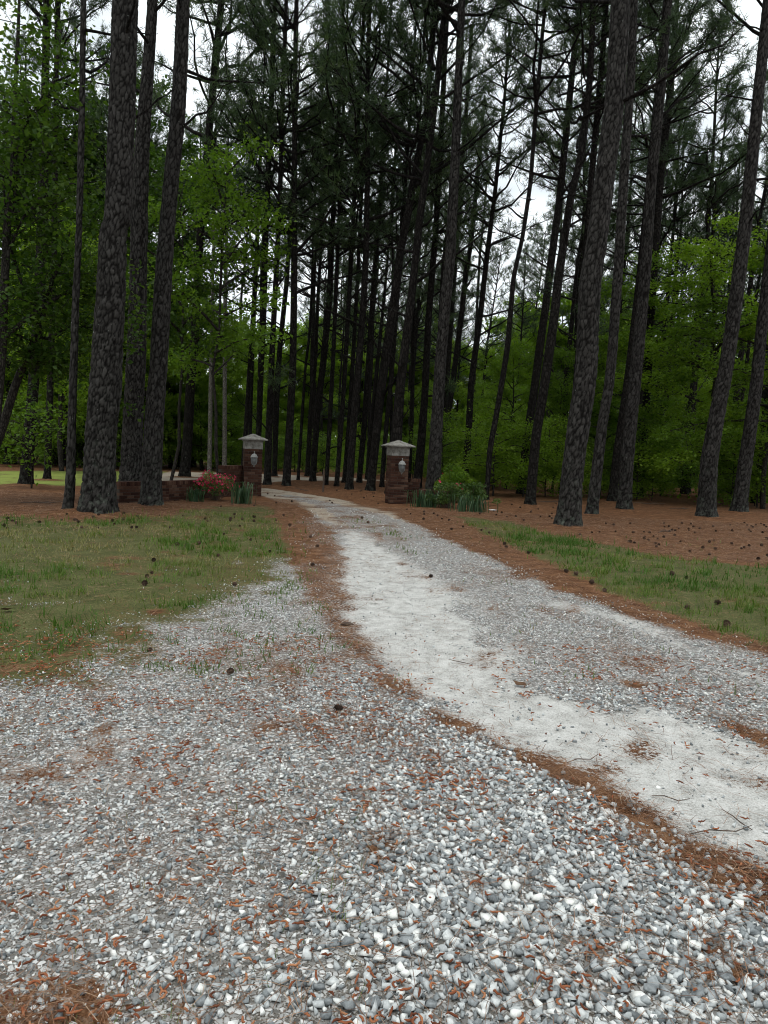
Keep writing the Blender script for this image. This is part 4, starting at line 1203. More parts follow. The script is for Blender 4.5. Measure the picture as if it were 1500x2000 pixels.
PW = 0.52
def gate_pillar(front, label, lamp_label):
    yaw = GATE_YAW
    back = np.array([-math.sin(yaw), math.cos(yaw)])
    cxy = np.asarray(front) + back * PW / 2
    z = gz(*cxy) - 0.03
    root = thing('gate_pillar', label, 'gate pillar', (cxy[0], cxy[1], z), yaw)
    root['kind'] = 'thing'
    courses = 19
    m = MB(); m.box((0, 0, courses * 0.075 / 2), (PW - 0.02, PW - 0.02, courses * 0.075)); link('mortar', m.mesh('mortar'), MATS['mortar'], root)
    for c in range(courses):
        zc = c * 0.075 + 0.0375
        for k in range(4):
            a = k * math.pi / 2
            sgn = 1 if c % 2 == 0 else -1
            for bx in (-0.16, 0.05):
                lx, ly = bx * sgn, -PW / 2 + 0.05
                put_brick(BRICK, root, (lx * math.cos(a) - ly * math.sin(a), lx * math.sin(a) + ly * math.cos(a), zc), a)
    zt = courses * 0.075
    m = MB()
    m.box((0, 0, zt + 0.115), (PW + 0.015, PW + 0.015, 0.23)); m.box((0, 0, zt + 0.245), (PW + 0.07, PW + 0.07, 0.03))
    capb = link('cap_block', m.mesh('cap_block'), MATS['cap_concrete'], root)
    m = MB()
    a = 0.40; z1 = zt + 0.262; z2 = z1 + 0.03; z3 = z2 + 0.165
    m.add([(-a, -a, z1), (a, -a, z1), (a, a, z1), (-a, a, z1), (-a, -a, z2), (a, -a, z2), (a, a, z2), (-a, a, z2), (0, 0, z3)],
          [(3, 2, 1, 0), (0, 1, 5, 4), (1, 2, 6, 5), (2, 3, 7, 6), (3, 0, 4, 7), (4, 5, 8), (5, 6, 8), (6, 7, 8), (7, 4, 8)])
    link('cap_roof', m.mesh('cap_roof'), MATS['cap_concrete'], capb)
    # the lantern on the front face
    lx = cxy - back * (PW / 2)
    lamp = thing('wall_lantern', lamp_label, 'lantern', (lx[0], lx[1], z), yaw)
    yc = -0.19; zb = 0.90
    m = MB(); m.lathe([(0.055, 0.0), (0.055, 0.0), (0.06, 0.02), (0.045, 0.03)], 14); me = m.mesh('plate')
    o = link('wall_plate', me, MATS['lantern_dark'], lamp, (0, -0.002, zb + 0.23)); o.rotation_euler = (math.pi / 2, 0, 0); o.scale = (1, 1.6, 1)
    m = MB(); m.tube([(0, -0.02, zb + 0.22), (0, -0.06, zb + 0.15), (0, -0.12, zb + 0.085), (0, yc, zb + 0.07)], 0.011, 7)
    link('arm', m.mesh('arm', True), MATS['lantern_dark'], lamp)
    m = MB(); m.lathe([(0.008, 0.395), (0.035, 0.388), (0.065, 0.365), (0.088, 0.33), (0.102, 0.295), (0.112, 0.288), (0.112, 0.278), (0.098, 0.276)], 18, (0, yc, zb))
    dome = link('dome', m.mesh('dome', True), MATS['lantern_metal'], lamp)
    m = MB(); m.lathe([(0.002, 0.47), (0.014, 0.455), (0.016, 0.44), (0.006, 0.425), (0.010, 0.41), (0.018, 0.40), (0.006, 0.392)], 10, (0, yc, zb))
    link('finial', m.mesh('finial', True), MATS['lantern_metal'], dome)
    m = MB(); m.lathe([(0.088, 0.275), (0.088, 0.17), (0.075, 0.11), (0.05, 0.075)], 12, (0, yc, zb))
    link('glass', m.mesh('glass', True), MATS['lantern_glass'], lamp)
    for k in range(6):
        t = k * math.pi / 3 + 0.26
        prof = [(0.094, 0.278), (0.094, 0.17), (0.081, 0.108), (0.054, 0.07)]
        m = MB(); m.tube([(r_ * math.cos(t), yc + r_ * math.sin(t), zb + h_) for r_, h_ in prof], 0.007, 5)
        link('cage_rib', m.mesh('cage_rib'), MATS['lantern_metal'], lamp)
    m = MB(); m.lathe([(0.056, 0.078), (0.056, 0.066), (0.03, 0.05), (0.012, 0.035), (0.018, 0.02), (0.012, 0.006), (0.002, 0.0)], 12, (0, yc, zb))
    link('bottom_finial', m.mesh('bottom_finial', True), MATS['lantern_metal'], lamp)
    return cxy, z

CL, ZL = gate_pillar(PILLAR_L, 'brick gate pillar with a pyramid concrete cap, beside the pink azalea', 'grey domed lantern on the brick pillar beside the pink azalea')
CR, ZR = gate_pillar(PILLAR_R, 'brick gate pillar with a pyramid concrete cap, the one without an azalea', 'grey domed lantern on the brick pillar away from the azalea')

def brick_wall(label, pts, heights):
    """front face polyline (x, y) with one height for each stretch; the wall is 0.2 m thick behind it"""
    z = gz(*pts[0]) - 0.04
    root = thing('brick_wall', label, 'wall', (pts[0][0], pts[0][1], z))
    root['kind'] = 'thing'
    o2 = np.array(pts[0])
    for i in range(len(pts) - 1):
        a = np.array(pts[i]) - o2; b = np.array(pts[i + 1]) - o2
        L = float(np.linalg.norm(b - a)); d = (b - a) / L
        nrm = np.array([-d[1], d[0]])
        if nrm[1] < 0: nrm = -nrm
        ang = math.atan2(d[1], d[0])
        nc = heights[i]
        mid = (a + b) / 2 + nrm * 0.105
        m = MB(); m.box((0, 0, nc * 0.0375), (L - 0.004, 0.185, nc * 0.075))
        o = link('mortar', m.mesh('mortar'), MATS['mortar'], root, (mid[0], mid[1], 0)); o.rotation_euler = (0, 0, ang)
        for c in range(nc):
            s = 0.0 if c % 2 == 0 else -0.105
            while s < L - 0.03:
                e = min(s + 0.2, L); s0 = max(s, 0.0)
                ln = e - s0
                if ln > 0.04:
                    q = a + d * (s0 + ln / 2) + nrm * 0.05
                    bo = put_brick(BRICK, root, (q[0], q[1], c * 0.075 + 0.0375), ang)
                    if ln < 0.199: bo.scale.x = ln / 0.2
                s += 0.21
        # ends
        for e0, sg in ((a, 1), (b, -1)):
            for c in range(nc):
                if c % 2 == (0 if sg > 0 else 1):
                    q = e0 + d * sg * 0.045 + nrm * 0.152
                    put_brick(HEADER, root, (q[0], q[1], c * 0.075 + 0.0375), ang)
        k = 0.037
        while k < L:
            q = a + d * k + nrm * 0.10
            put_brick(ROWLOCK, root, (q[0], q[1], nc * 0.075 + 0.05), ang)
            k += 0.075
    return root
_bk = np.array([-math.sin(GATE_YAW), math.cos(GATE_YAW)]); _sd2 = np.array([math.cos(GATE_YAW), math.sin(GATE_YAW)])
wl0 = CL - _sd2 * (PW / 2 + 0.012) - _bk * 0.0
wl1 = G(np.array([437.0]), np.array([970.5]))[0]
wl2 = G(np.array([330.0]), np.array([979.5]))[0]
wl3 = G(np.array([233.0]), np.array([984.0]))[0]
_dir = (wl1 - wl0) / np.linalg.norm(wl1 - wl0)
brick_wall('low brick wing wall stepping down from the azalea side pillar, running behind the pines', [wl0, wl1, wl1 + (wl2 - wl1) * 0.01, wl2, wl3][0:2] + [wl2, wl3], [11, 6, 6])
wr0 = CR + _sd2 * (PW / 2 + 0.012)
wr1 = wr0 + np.array([0.42, -0.02])
wr2 = wr0 + np.array([1.25, -0.35])
brick_wall('low brick wing wall mostly hidden by the shrubs beside the bare brick pillar', [wr0, wr1, wr2], [9, 5])

# ------------------------------------------------------------------ garden plants at the gate
def bush_meshes(seed, w, h, nleaf, size, lean=0.0):
    rng = np.random.default_rng(seed)
    k = 26
    cl = np.stack([rng.normal(0, w * 0.24, k), rng.normal(0, w * 0.20, k), rng.uniform(0.25, 0.9, k) * h], -1)
    cl[:, 2] *= np.clip(1.15 - (np.hypot(cl[:, 0], cl[:, 1]) / (w * 0.55)) ** 2 * 0.5, 0.3, 1.1)
    pick = rng.integers(0, k, nleaf)
    v = unit(rng.normal(0, 1, (nleaf, 3))) * rng.uniform(0.5, 1.0, (nleaf, 1)) * np.array([w * 0.17, w * 0.17, h * 0.17])
    C = cl[pick] + v
    C[:, 2] = np.maximum(C[:, 2], 0.03)
    V, F = leaf_faces(rng, C, np.full(nleaf, size), 0.7)
    paths = [(np.array([[c[0] * 0.15, c[1] * 0.15, -0.03], c * np.array([0.6, 0.6, 0.5]), c]), np.array([0.010, 0.007, 0.004])) for c in cl]
    bv, bf = tubes_np(paths, 4)
    tint = np.clip(rng.uniform(0.1, 0.7, k)[pick] + rng.uniform(-.2, .3, nleaf), 0, 1)
    return mesh_np('bush_leaves', V, F, {'tint': np.repeat(tint, 4)}), mesh_np('bush_stems', bv, bf), cl, rng

def bush(px, py, w, h, nleaf, size, label, leafmat, flowers=0, seed=1, name='shrub', xy=None, top_only=0.3):
    x, y = G(np.array([float(px)]), np.array([float(py)]))[0] if xy is None else xy
    root = thing(name, label, 'shrub', (x, y, gz(x, y)))
    lv, st, cl, rng = bush_meshes(seed, w, h, nleaf, size)
    link('foliage', lv, MATS[leafmat], root); link('stem', st, MATS['twig'], root)
    if flowers:
        pk = rng.integers(0, len(cl), flowers)
        v = unit(rng.normal(0, 1, (flowers, 3)) + np.array([0, -0.5, 0.6])) * np.array([w * 0.19, w * 0.19, h * 0.19])
        C = cl[pk] + v
        C = C[C[:, 2] > h * top_only]
        V, F = [], []
        nb = len(C)
        ax = unit(v[:nb] + rng.normal(0, 0.3, (nb, 3)))
        for q in range(5):
            t1 = unit(np.cross(ax, rng.normal(0, 1, (nb, 3)))); t2 = np.cross(ax, t1)
            an = q * 2 * math.pi / 5
            d = t1 * math.cos(an) + t2 * math.sin(an); sdv = np.cross(ax, d)
            s = 0.034
            V.append(np.stack([C, C + d * s * 0.6 + sdv * s * 0.45 + ax * s * 0.3, C + d * s + ax * s * 0.35, C + d * s * 0.6 - sdv * s * 0.45 + ax * s * 0.3], 1).reshape(-1, 3))
        Vn = np.concatenate(V); n4 = len(Vn) // 4; i4 = np.arange(n4)[:, None] * 4
        Fn = np.concatenate([i4 + [0, 1, 2], i4 + [0, 2, 3]], 1).reshape(-1, 3)
        link('blossom', mesh_np('blossoms', Vn, Fn, {'tint': np.repeat(rng.uniform(0, 1, n4), 4)}), MATS['blossom'], root)
    return root

def blade_clump(px, py, w, h, n, label, seed):
    x, y = G(np.array([float(px)]), np.array([float(py)]))[0]
    rng = np.random.default_rng(seed)
    root = thing('strap_leaved_plant', label, 'plant', (x, y, gz(x, y)))
    b = np.stack([rng.normal(0, w * 0.25, n), rng.normal(0, w * 0.16, n), np.full(n, -0.02)], -1)
    az = rng.uniform(0, 6.28, n)
    out_ = np.stack([np.cos(az), np.sin(az), np.zeros(n)], -1)
    H = (h * rng.uniform(0.6, 1.08, n))[:, None]
    bend = rng.uniform(0.05, 0.5, n)[:, None]
    sd = np.stack([-np.sin(az + 0.9), np.cos(az + 0.9), np.zeros(n)], -1) * 0.011
    up = np.array([0, 0, 1.0])
    p1 = b + up * H * 0.5 + out_ * H * bend * 0.15; p2 = b + up * H * 0.88 + out_ * H * bend * 0.5; p3 = b + up * H * (1.0 - bend * 0.35) + out_ * H * bend
    V = np.stack([b - sd, b + sd, p1 - sd, p1 + sd, p2 - sd * 0.8, p2 + sd * 0.8, p3, p3 + sd * 0.1], 1).reshape(-1, 3)
    i = np.arange(n)[:, None] * 8
    F = np.concatenate([i + [0, 1, 3, 2], i + [2, 3, 5, 4], i + [4, 5, 7, 6]], 1).reshape(-1, 4)
    link('leaves', mesh_np('blades', V, F, {'tint': np.repeat(rng.uniform(0, 1, n), 8)}), MATS['leaf_blade'], root)
    return root

bush(421, 977, 1.05, 0.70, 2600, 0.035, 'azalea bush covered in deep pink blossom before the low brick wall', 'leaf_bush', 420, 31, 'azalea_bush')
blade_clump(382, 980, 0.45, 0.42, 70, 'clump of upright strap leaves on the wall side of the azalea', 41)
blade_clump(474, 984, 0.60, 0.62, 110, 'tall clump of strap leaves at the foot of the azalea side pillar', 42)
blade_clump(836, 990, 0.85, 0.55, 150, 'dark strap leaves at the foot of the low wall beside the bare brick pillar', 43)
blade_clump(915, 999, 0.90, 0.50, 150, 'strap leaves in front of the shrubs, outermost clump on the verge side', 44)
bush(874, 992, 1.05, 0.72, 3000, 0.038, 'small leaved pale green shrub with a few red flowers beside the low wall', 'leaf_bush', 16, 32, top_only=0.55)
bush(0, 0, 1.15, 1.1, 3600, 0.045, 'light topped green shrub rising behind the low wall and the flowering shrub', 'leaf_mid', 5, 33, xy=at(884, 22.0), top_only=0.6)
bush(0, 0, 1.1, 0.6, 2400, 0.040, 'low spreading green shrub behind the outermost strap leaves', 'leaf_bush', 0, 34, xy=at(925, 21.5))

# ------------------------------------------------------------------ loose things on the ground
def stone_base(seed, n=13, flat=0.56):
    rng = np.random.default_rng(seed)
    P = rng.uniform(-1, 1, (n, 3)); P /= np.maximum(np.abs(P).max(1, keepdims=True), 0.2) ** 0.8
    P = P * np.array([1.0, rng.uniform(0.5, 0.85), flat]) * 0.48
    bm = bmesh.new()
    vs_ = [bm.verts.new(p) for p in P]
    r = bmesh.ops.convex_hull(bm, input=vs_)
    dead = [v for v in bm.verts if not v.link_faces]
    bmesh.ops.delete(bm, geom=dead, context='VERTS')
    bmesh.ops.triangulate(bm, faces=bm.faces)
    bmesh.ops.recalc_face_normals(bm, faces=bm.faces)
    bm.verts.index_update()
    V = np.array([v.co[:] for v in bm.verts]); F = np.array([[v.index for v in f.verts] for f in bm.faces])
    bm.free()
    return V, F

def rot_mats(rng, n, tilt):
    a = rng.uniform(0, 2 * math.pi, n); b = rng.normal(0, tilt, n); c = rng.normal(0, tilt, n)
    ca, sa, cb, sb, cc, sc_ = np.cos(a), np.sin(a), np.cos(b), np.sin(b), np.cos(c), np.sin(c)
    z = np.zeros(n); o = np.ones(n)
    Rz = np.stack([ca, -sa, z, sa, ca, z, z, z, o], -1).reshape(n, 3, 3)
    Rx = np.stack([o, z, z, z, cb, -sb, z, sb, cb], -1).reshape(n, 3, 3)
    Ry = np.stack([cc, z, sc_, z, o, z, -sc_, z, cc], -1).reshape(n, 3, 3)
    return Rx @ Ry @ Rz

def scatter_stones(rng, bases, x, y, size, tint, sink=0.17, tilt=0.55):
    Vs, Fs, Ts, off = [], [], [], 0
    z = ground_z(x, y)
    which = rng.integers(0, len(bases), len(x))
    for k, (bv, bf) in enumerate(bases):
        s = np.nonzero(which == k)[0]
        if not len(s): continue
        R = rot_mats(rng, len(s), tilt)
        v = np.einsum('nij,vj->nvi', R, bv) * size[s][:, None, None]
        v = v * rng.uniform(0.85, 1.15, (len(s), 1, 3))
        v += np.stack([x[s], y[s], z[s] + size[s] * sink], -1)[:, None, :]
        Vs.append(v.reshape(-1, 3))
        Fs.append((bf[None] + (off + np.arange(len(s)) * len(bv))[:, None, None]).reshape(-1, 3))
        Ts.append(np.repeat(tint[s], len(bv)))
        off += len(s) * len(bv)
    return np.concatenate(Vs), np.concatenate(Fs), np.concatenate(Ts)

def sample(rng, dens, ymin, ymax, slope=0.60, pad=0.15):
    A = slope * (ymax ** 2 - ymin ** 2) + 2 * pad * (ymax - ymin)
    n = int(dens * A)
    u = rng.uniform(ymin ** 2, ymax ** 2, n); y = np.sqrt(u)
    x = rng.uniform(-1, 1, n) * (slope * y + pad)
    return x, y

rng = np.random.default_rng(77)
BASES = [stone_base(500 + i, 9) for i in range(14)]
SMALL = [stone_base(520 + i, 7, 0.7) for i in range(6)]
def stone_tint(n):
    return np.clip(np.where(rng.random(n) < 0.30, rng.normal(0.27, 0.10, n), rng.normal(0.59, 0.17, n)), 0, 1)
VV, FF, TT, off = [], [], [], 0
def push(t):
    global off
    VV.append(t[0]); FF.append(t[1] + off); TT.append(t[2]); off += len(t[0])
def coarse(x, y):
    # the heap of bigger stone lies along the near side of the straw line, finer stone away from it
    return smooth(-1.1, 0.35, x + 0.33 * (2.2 - y) + (fbm(x, y, 0.5, 61) - 0.5) * 0.9) * np.where(x > np.interp(y, L_STRAW_L[::-1, 1], L_STRAW_L[::-1, 0]) + 0.05, 0.15, 1.0)
BIGS = []
for (dens, y0, y1, smin, smax, bases) in ((2900, 1.5, 4.6, 0.016, 0.046, BASES), (3600, 1.5, 4.2, 0.008, 0.018, SMALL), (1000, 4.6, 8.0, 0.018, 0.040, SMALL), (1100, 4.2, 6.5, 0.010, 0.018, SMALL), (420, 8.0, 12.0, 0.025, 0.045, SMALL), (150, 12.0, 18.0, 0.03, 0.055, SMALL)):
    x, y = sample(rng, dens, y0, y1)
    zn = zones(x, y)
    p = zn['a_grav'] * (1 - 0.97 * np.clip(zn['a_dust'] * 1.3, 0, 1)) * (1 - 0.55 * zn['a_straw']) * (1 - zn['a_tan']) * (1 - 0.45 * zn['a_grass'])
    c = coarse(x, y)
    p = p * ((0.50 + 0.50 * c) if smax > 0.02 else (1 - 0.6 * c))
    keep = rng.random(len(x)) < p
    x, y, c = x[keep], y[keep], c[keep]
    size = (smin + (smax - smin) * rng.beta(1.6, 2.6, len(x))) * (0.72 + 0.38 * c)
    tt = stone_tint(len(x))
    if bases is BASES:
        px, py = project(x, y)
        score = size / np.maximum(y, 1) * ((px > 20) & (px < 1480) & (py < 1975))
        order = np.argsort(-score)[:300]
        BIGS = [(x[i], y[i], size[i]) for i in order]
        rest = np.ones(len(x), bool); rest[order] = False
        x, y, size, tt = x[rest], y[rest], size[rest], tt[rest]
    push(scatter_stones(rng, bases, x, y, size, tt))
# odd pebbles lying on the dust of the track
x, y = sample(rng, 120, 1.9, 10.0)
zn = zones(x, y)
keep = (rng.random(len(x)) < zn['a_dust'] * (1 - zn['a_straw']))
x, y = x[keep], y[keep]
push(scatter_stones(rng, SMALL, x, y, rng.uniform(0.006, 0.014, len(x)) + 0.02 * rng.random(len(x)) ** 6, np.clip(rng.normal(0.36, 0.2, len(x)), 0, 1)))
tag(link('gravel', mesh_np('gravel', np.concatenate(VV), np.concatenate(FF), {'tint': np.concatenate(TT)}), MATS['stone']),
    'loose grey and white crushed stone covering the driveway', None, None, 'stuff')
stone_meshes = []
for bv, bf in BASES:
    me = mesh_np('stone', bv, bf); me.materials.append(MATS['pebble_part']); stone_meshes.append(me)
for i, (sx, sy, ss) in enumerate(BIGS):
    o = bpy.data.objects.new('stone', stone_meshes[i % len(stone_meshes)]); COL.objects.link(o)
    o.parent = SETTING['gravel_driveway']
    o.location = (sx, sy, gz(sx, sy) + ss * 0.25)
    s = ss * 1.12
    o.scale = (s * random.uniform(0.9, 1.1), s * random.uniform(0.85, 1.1), s * random.uniform(0.85, 1.05))
    o.rotation_euler = (random.gauss(0, 0.3), random.gauss(0, 0.3), random.uniform(0, 6.28))

# fallen pine needles
def needles_on_ground(rng, x, y, L, wid, z_up):
    n = len(x)
    a = rng.uniform(0, 2 * math.pi, n)
    d = np.stack([np.cos(a), np.sin(a), rng.normal(0, 0.07, n)], -1)
    sd = np.stack([-np.sin(a), np.cos(a), np.zeros(n)], -1)
    z = ground_z(x, y) + z_up
    c = np.stack([x, y, z], -1)
    cv = rng.normal(0, 0.10, n)[:, None]
    L = L[:, None]; w = wid[:, None] * 0.5
    p0 = c - d * L * 0.5; p1 = c + sd * cv * L; p2 = c + d * L * 0.5
    V = np.stack([p0 - sd * w, p0 + sd * w, p1 - sd * w, p1 + sd * w, p2 - sd * w * 0.4, p2 + sd * w * 0.4], 1).reshape(-1, 3)
    i = np.arange(n)[:, None] * 6
    F = np.concatenate([i + [0, 1, 3, 2], i + [2, 3, 5, 4]], 1).reshape(-1, 4)
    return V, F
VV, FF, TT, off = [], [], [], 0
for (dens, y0, y1, wid) in ((2600, 1.5, 3.4, 0.0016), (1500, 3.4, 6.0, 0.0024), (600, 6.0, 11.0, 0.004), (420, 11.0, 19.0, 0.006)):
    x, y = sample(rng, dens, y0, y1)
    zn = zones(x, y)
    base = 0.06 + 0.20 * np.clip((fbm(x, y, 0.22, 71) - 0.55) * 6, 0, 1)
    p = np.maximum(zn['a_straw'] ** 1.4, base * (1 - 0.75 * zn['a_dust']))
    if y0 > 10: p = np.maximum(p, 0.9 * (1 - zn['a_grav']) * (1 - 0.7 * zn['a_grass']) * (1 - zn['a_tan']))
    else: p = np.maximum(p, 0.12 * zn['a_grass'])
    keep = rng.random(len(x)) < p
    x, y = x[keep], y[keep]; n = len(x)
    over = np.where(zones(x, y)['a_grav'] > 0.4, 0.018, 0.008)
    V, F = needles_on_ground(rng, x, y, rng.uniform(0.08, 0.19, n) * (1 if y0 < 10 else 1.3), wid * rng.uniform(0.7, 1.3, n), over + rng.uniform(0.0, 0.012, n))
    VV.append(V); FF.append(F + off); off += len(V); TT.append(np.repeat(np.clip(rng.beta(2, 2, n) * 1.0, 0, 1), 6))
tag(link('pine_straw', mesh_np('pine_straw', np.concatenate(VV), np.concatenate(FF), {'tint': np.concatenate(TT)}), MATS['straw']),
    'fallen reddish brown pine needles lying over gravel and soil', None, None, 'stuff')

# fallen orange pollen catkins, little curled worms
x, y = sample(rng, 750, 1.5, 5.6)
zn = zones(x, y)
p = (0.16 + 0.9 * np.clip((fbm(x, y, 0.3, 81) - 0.5) * 5, 0, 1)) * (1 - 0.94 * zn['a_dust']) * np.clip(1.25 - 0.10 * y, 0.3, 1)
p = np.maximum(p, 0.9 * zn['a_straw'] * (y < 2.6))
keep = rng.random(len(x)) < p
x, y = x[keep], y[keep]
paths = []
zc = ground_z(x, y)
for i in range(len(x)):
    a = rng.uniform(0, 6.28); c = rng.normal(0, 1.3); L = rng.uniform(0.015, 0.045)
    t = np.linspace(-0.5, 0.5, 6)
    ang = a + c * t * 1.6
    P = np.zeros((6, 3)); P[1:, 0] = np.cumsum(np.cos(ang[1:]) * L / 5); P[1:, 1] = np.cumsum(np.sin(ang[1:]) * L / 5)
    P += np.array([x[i], y[i], zc[i] + rng.uniform(0.016, 0.026)])
    P[:, 2] += rng.normal(0, 0.002, 6)
    paths.append((P, np.array([0.0014, 0.003, 0.0036, 0.0036, 0.003, 0.001])))
cv, cf = tubes_np(paths, 5)
tag(link('catkin_litter', mesh_np('catkins', cv, cf, {'tint': np.repeat(rng.uniform(0, 1, len(paths)), 30)}, True), MATS['catkin']),
    'fallen curled orange brown pine catkins strewn over the gravel', None, None, 'stuff')

# grass
VV, FF, TT, off = [], [], [], 0
for (dens, y0, y1, wid, hh, sl) in ((2000, 1.6, 4.5, 0.0028, 0.05, 0.6), (2000, 4.5, 9.0, 0.009, 0.055, 0.6), (1000, 9.0, 15.5, 0.015, 0.06, 0.6)):
    x, y = sample(rng, dens, y0, y1, sl)
    zn = zones(x, y)
    patch = np.clip((fbm(x, y, 0.5, 91) - 0.40) * 4, 0.0, 1)
    weed = np.clip((fbm(x, y, 0.16, 93, 3) - 0.66) * 7, 0, 1) * (x < 0.6) * (y < 5.5) * (1 - zn['a_dust'])
    tuft = np.clip((fbm(x, y, 0.14, 99, 2) - 0.40) * 5, 0, 1)
    p = np.maximum(zn['a_grass'] ** 1.3 * (0.12 + 0.88 * patch) * (0.12 + 0.88 * tuft) * (1 - 0.75 * zn['a_straw']), 0.28 * weed)
    keep = rng.random(len(x)) < p
    x, y = x[keep], y[keep]; n = len(x)
    z = ground_z(x, y)
    az = rng.uniform(0, 6.28, n)
    green = np.clip(0.40 - (fbm(x, y, 1.3, 95) - 0.5) * 2.6 + rng.normal(0, 0.16, n), 0, 1)
    # greenest tuft beside the far end of the verge
    gpx, gpy = project(x, y)
    green = np.where((gpx > 380) & (gpx < 560) & (gpy > 1035) & (gpy < 1090), green * 0.5, green)
    H = hh * rng.uniform(0.4, 1.3, n) * (1.25 - 0.6 * green) * (0.5 + 1.2 * np.clip((fbm(x, y, 0.14, 99, 2) - 0.40) * 5, 0, 1))
    H = H * np.where(zones(x, y)['a_grav'] > 0.45, 0.6, 1.0)
    b = np.stack([x, y, z - 0.003], -1)
    sd = np.stack([np.cos(az), np.sin(az), np.zeros(n)], -1) * (wid * 0.5)
    ln = np.stack([np.cos(az + 1.3), np.sin(az + 1.3), np.zeros(n)], -1) * (H * rng.uniform(0.1, 1.1, n))[:, None]
    tip = b + ln + np.stack([np.zeros(n), np.zeros(n), H], -1)
    VV.append(np.stack([b - sd, b + sd, tip], 1).reshape(-1, 3)); FF.append(np.arange(n * 3).reshape(-1, 3) + off); off += n * 3
    TT.append(np.repeat(green, 3))
tag(link('grass', mesh_np('grass', np.concatenate(VV), np.concatenate(FF), {'tint': np.concatenate(TT)}), MATS['grass_blade']),
    'short patchy grass on the verges with dry brown blades', None, None, 'stuff')

# ------------------------------------------------------------------ pine cones, one by one
def cone_mesh(seed):
    rng = np.random.default_rng(seed)
    m = MB()
    m.lathe([(0.006, -0.045), (0.020, -0.036), (0.027, -0.012), (0.024, 0.012), (0.014, 0.034), (0.004, 0.047)], 8)
    for i in range(46):
        t = i / 45.0
        zc = -0.038 + 0.078 * t; r = 0.030 * math.sin(math.pi * (0.18 + 0.74 * t)) ** 0.8 + 0.004
        a = i * 2.39996
        ca, sa = math.cos(a), math.sin(a)
        w = 0.010; ro = r + 0.013 * rng.uniform(0.8, 1.2)
        up = 0.010
        p = lambda rr, s, z: (rr * ca - s * sa, rr * sa + s * ca, z)
        m.add([p(r * 0.6, -w * 0.6, zc - 0.004), p(r * 0.6, w * 0.6, zc - 0.004), p(ro, w, zc + up), p(ro + 0.003, 0, zc + up + 0.002), p(ro, -w, zc + up), p(ro - 0.003, 0, zc + up - 0.006)],
              [(0, 1, 2, 3, 4), (0, 5, 1), (1, 5, 2), (2, 5, 3), (3, 5, 4), (4, 5, 0)])
    return m.mesh('pine_cone')
CONES = [cone_mesh(s) for s in (1, 2, 3)]
for c in CONES: c.materials.append(MATS['pine_cone'])
def cone(x, y, label, group=None, s=1.0):
    o = bpy.data.objects.new('pine_cone', random.choice(CONES)); COL.objects.link(o)
    o.location = (x, y, gz(x, y) + 0.030 * s)
    o.rotation_euler = (math.pi / 2 + random.uniform(-0.4, 0.4), random.uniform(0, 6.28), random.uniform(0, 6.28))
    s *= 0.52
    o.scale = (s, s, s)
    o.location.z -= 0.008
    return tag(o, label, 'pine cone', group)
for px, py, lab, s in (
    (661, 1392, 'open pine cone on the gravel, nearest of all to the viewer', 1.1), (451, 1316, 'pine cone alone in the middle of the gravel left of the dusty track', 0.95),
    (292, 1271, 'small flattened pine cone on the thin gravel near the left grass edge', 0.7), (283, 1145, 'large pine cone lying in the left grass verge, nearest one there', 1.2),
    (287, 1130, 'pine cone touching the large cone in the left grass verge', 0.9), (297, 1122, 'small pine cone just behind the large cone of the left verge', 0.8),
    (300, 1099, 'pine cone beside the white stony patch in the left verge', 1.1), (427, 1088, 'round pine cone by the greenest grass of the left verge', 1.0),
    (345, 1068, 'pine cone, first of three in a row across the left verge', 1.1), (364, 1070, 'pine cone, middle one of three in a row across the left verge', 1.0),
    (388, 1066, 'pine cone, last of three in a row across the left verge', 1.1), (459, 1146, 'pine cone where the left grass thins into gravel', 1.0),
    (607, 1051, 'pine cone on the straw strip, upper of two by the drive', 1.2), (620, 1070, 'pine cone on the straw strip, lower of two by the drive', 1.2),
    (610, 1106, 'pine cone on the straw strip just before the dusty track starts', 1.1), (527, 1080, 'pine cone between the greenest grass and the straw strip', 0.9),
    (490, 1057, 'pine cone half sunk in the greenest grass tuft', 0.9), (437, 1045, 'pine cone above the greenest grass tuft', 0.9),
    (841, 1128, 'pine cone on loose stone right of the dusty track', 1.0), (707, 1013, 'pine cone on the grassy centre of the drive, upper of two', 1.2),
    (719, 1022, 'pine cone on the grassy centre of the drive, lower of two', 1.2), (985, 1064, 'pine cone, upper of two touching on the right straw strip', 1.2),
    (989, 1071, 'pine cone, lower of two touching on the right straw strip', 1.1), (1031, 1083, 'pine cone alone on the right straw strip', 1.1),
    (1105, 1120, 'pine cone on the right straw strip, first of a trio', 1.2), (1125, 1125, 'pine cone on the right straw strip, second of a trio', 1.3),
    (1156, 1142, 'pine cone on the right straw strip, third of a trio', 1.3), (1181, 1156, 'pale pine cone at the edge of the right gravel', 1.0),
    (1313, 1125, 'pine cone in the right grass verge, upper of two', 1.3), (1340, 1132, 'small pine cone in the right grass verge, lower of two', 0.9),
    (1342, 1188, 'pine cone deep in the right grass, darker spot', 1.1), (1402, 1181, 'large pine cone in the right grass by the pale pebble', 1.3), (1418, 1223, 'large pine cone in the right grass, nearest one there', 1.4)):
    x, y = G(np.array([float(px)]), np.array([float(py)]))[0]
    cone(x, y, lab, None, s)
rr_ = random.Random(9)
def cones_in(n, x0, x1, y0, y1, lab, grp, skip=None):
    k = 0
    while k < n:
        px, py = rr_.uniform(x0, x1), rr_.uniform(y0, y1)
        if skip and skip(px, py): continue
        x, y = G(np.array([px]), np.array([py]))[0]
        if any((x - a) ** 2 + (y - b) ** 2 < (r + 0.12) ** 2 for a, b, r in TREES_XY): continue
        cone(x, y, lab, grp, rr_.uniform(0.8, 1.25)); k += 1
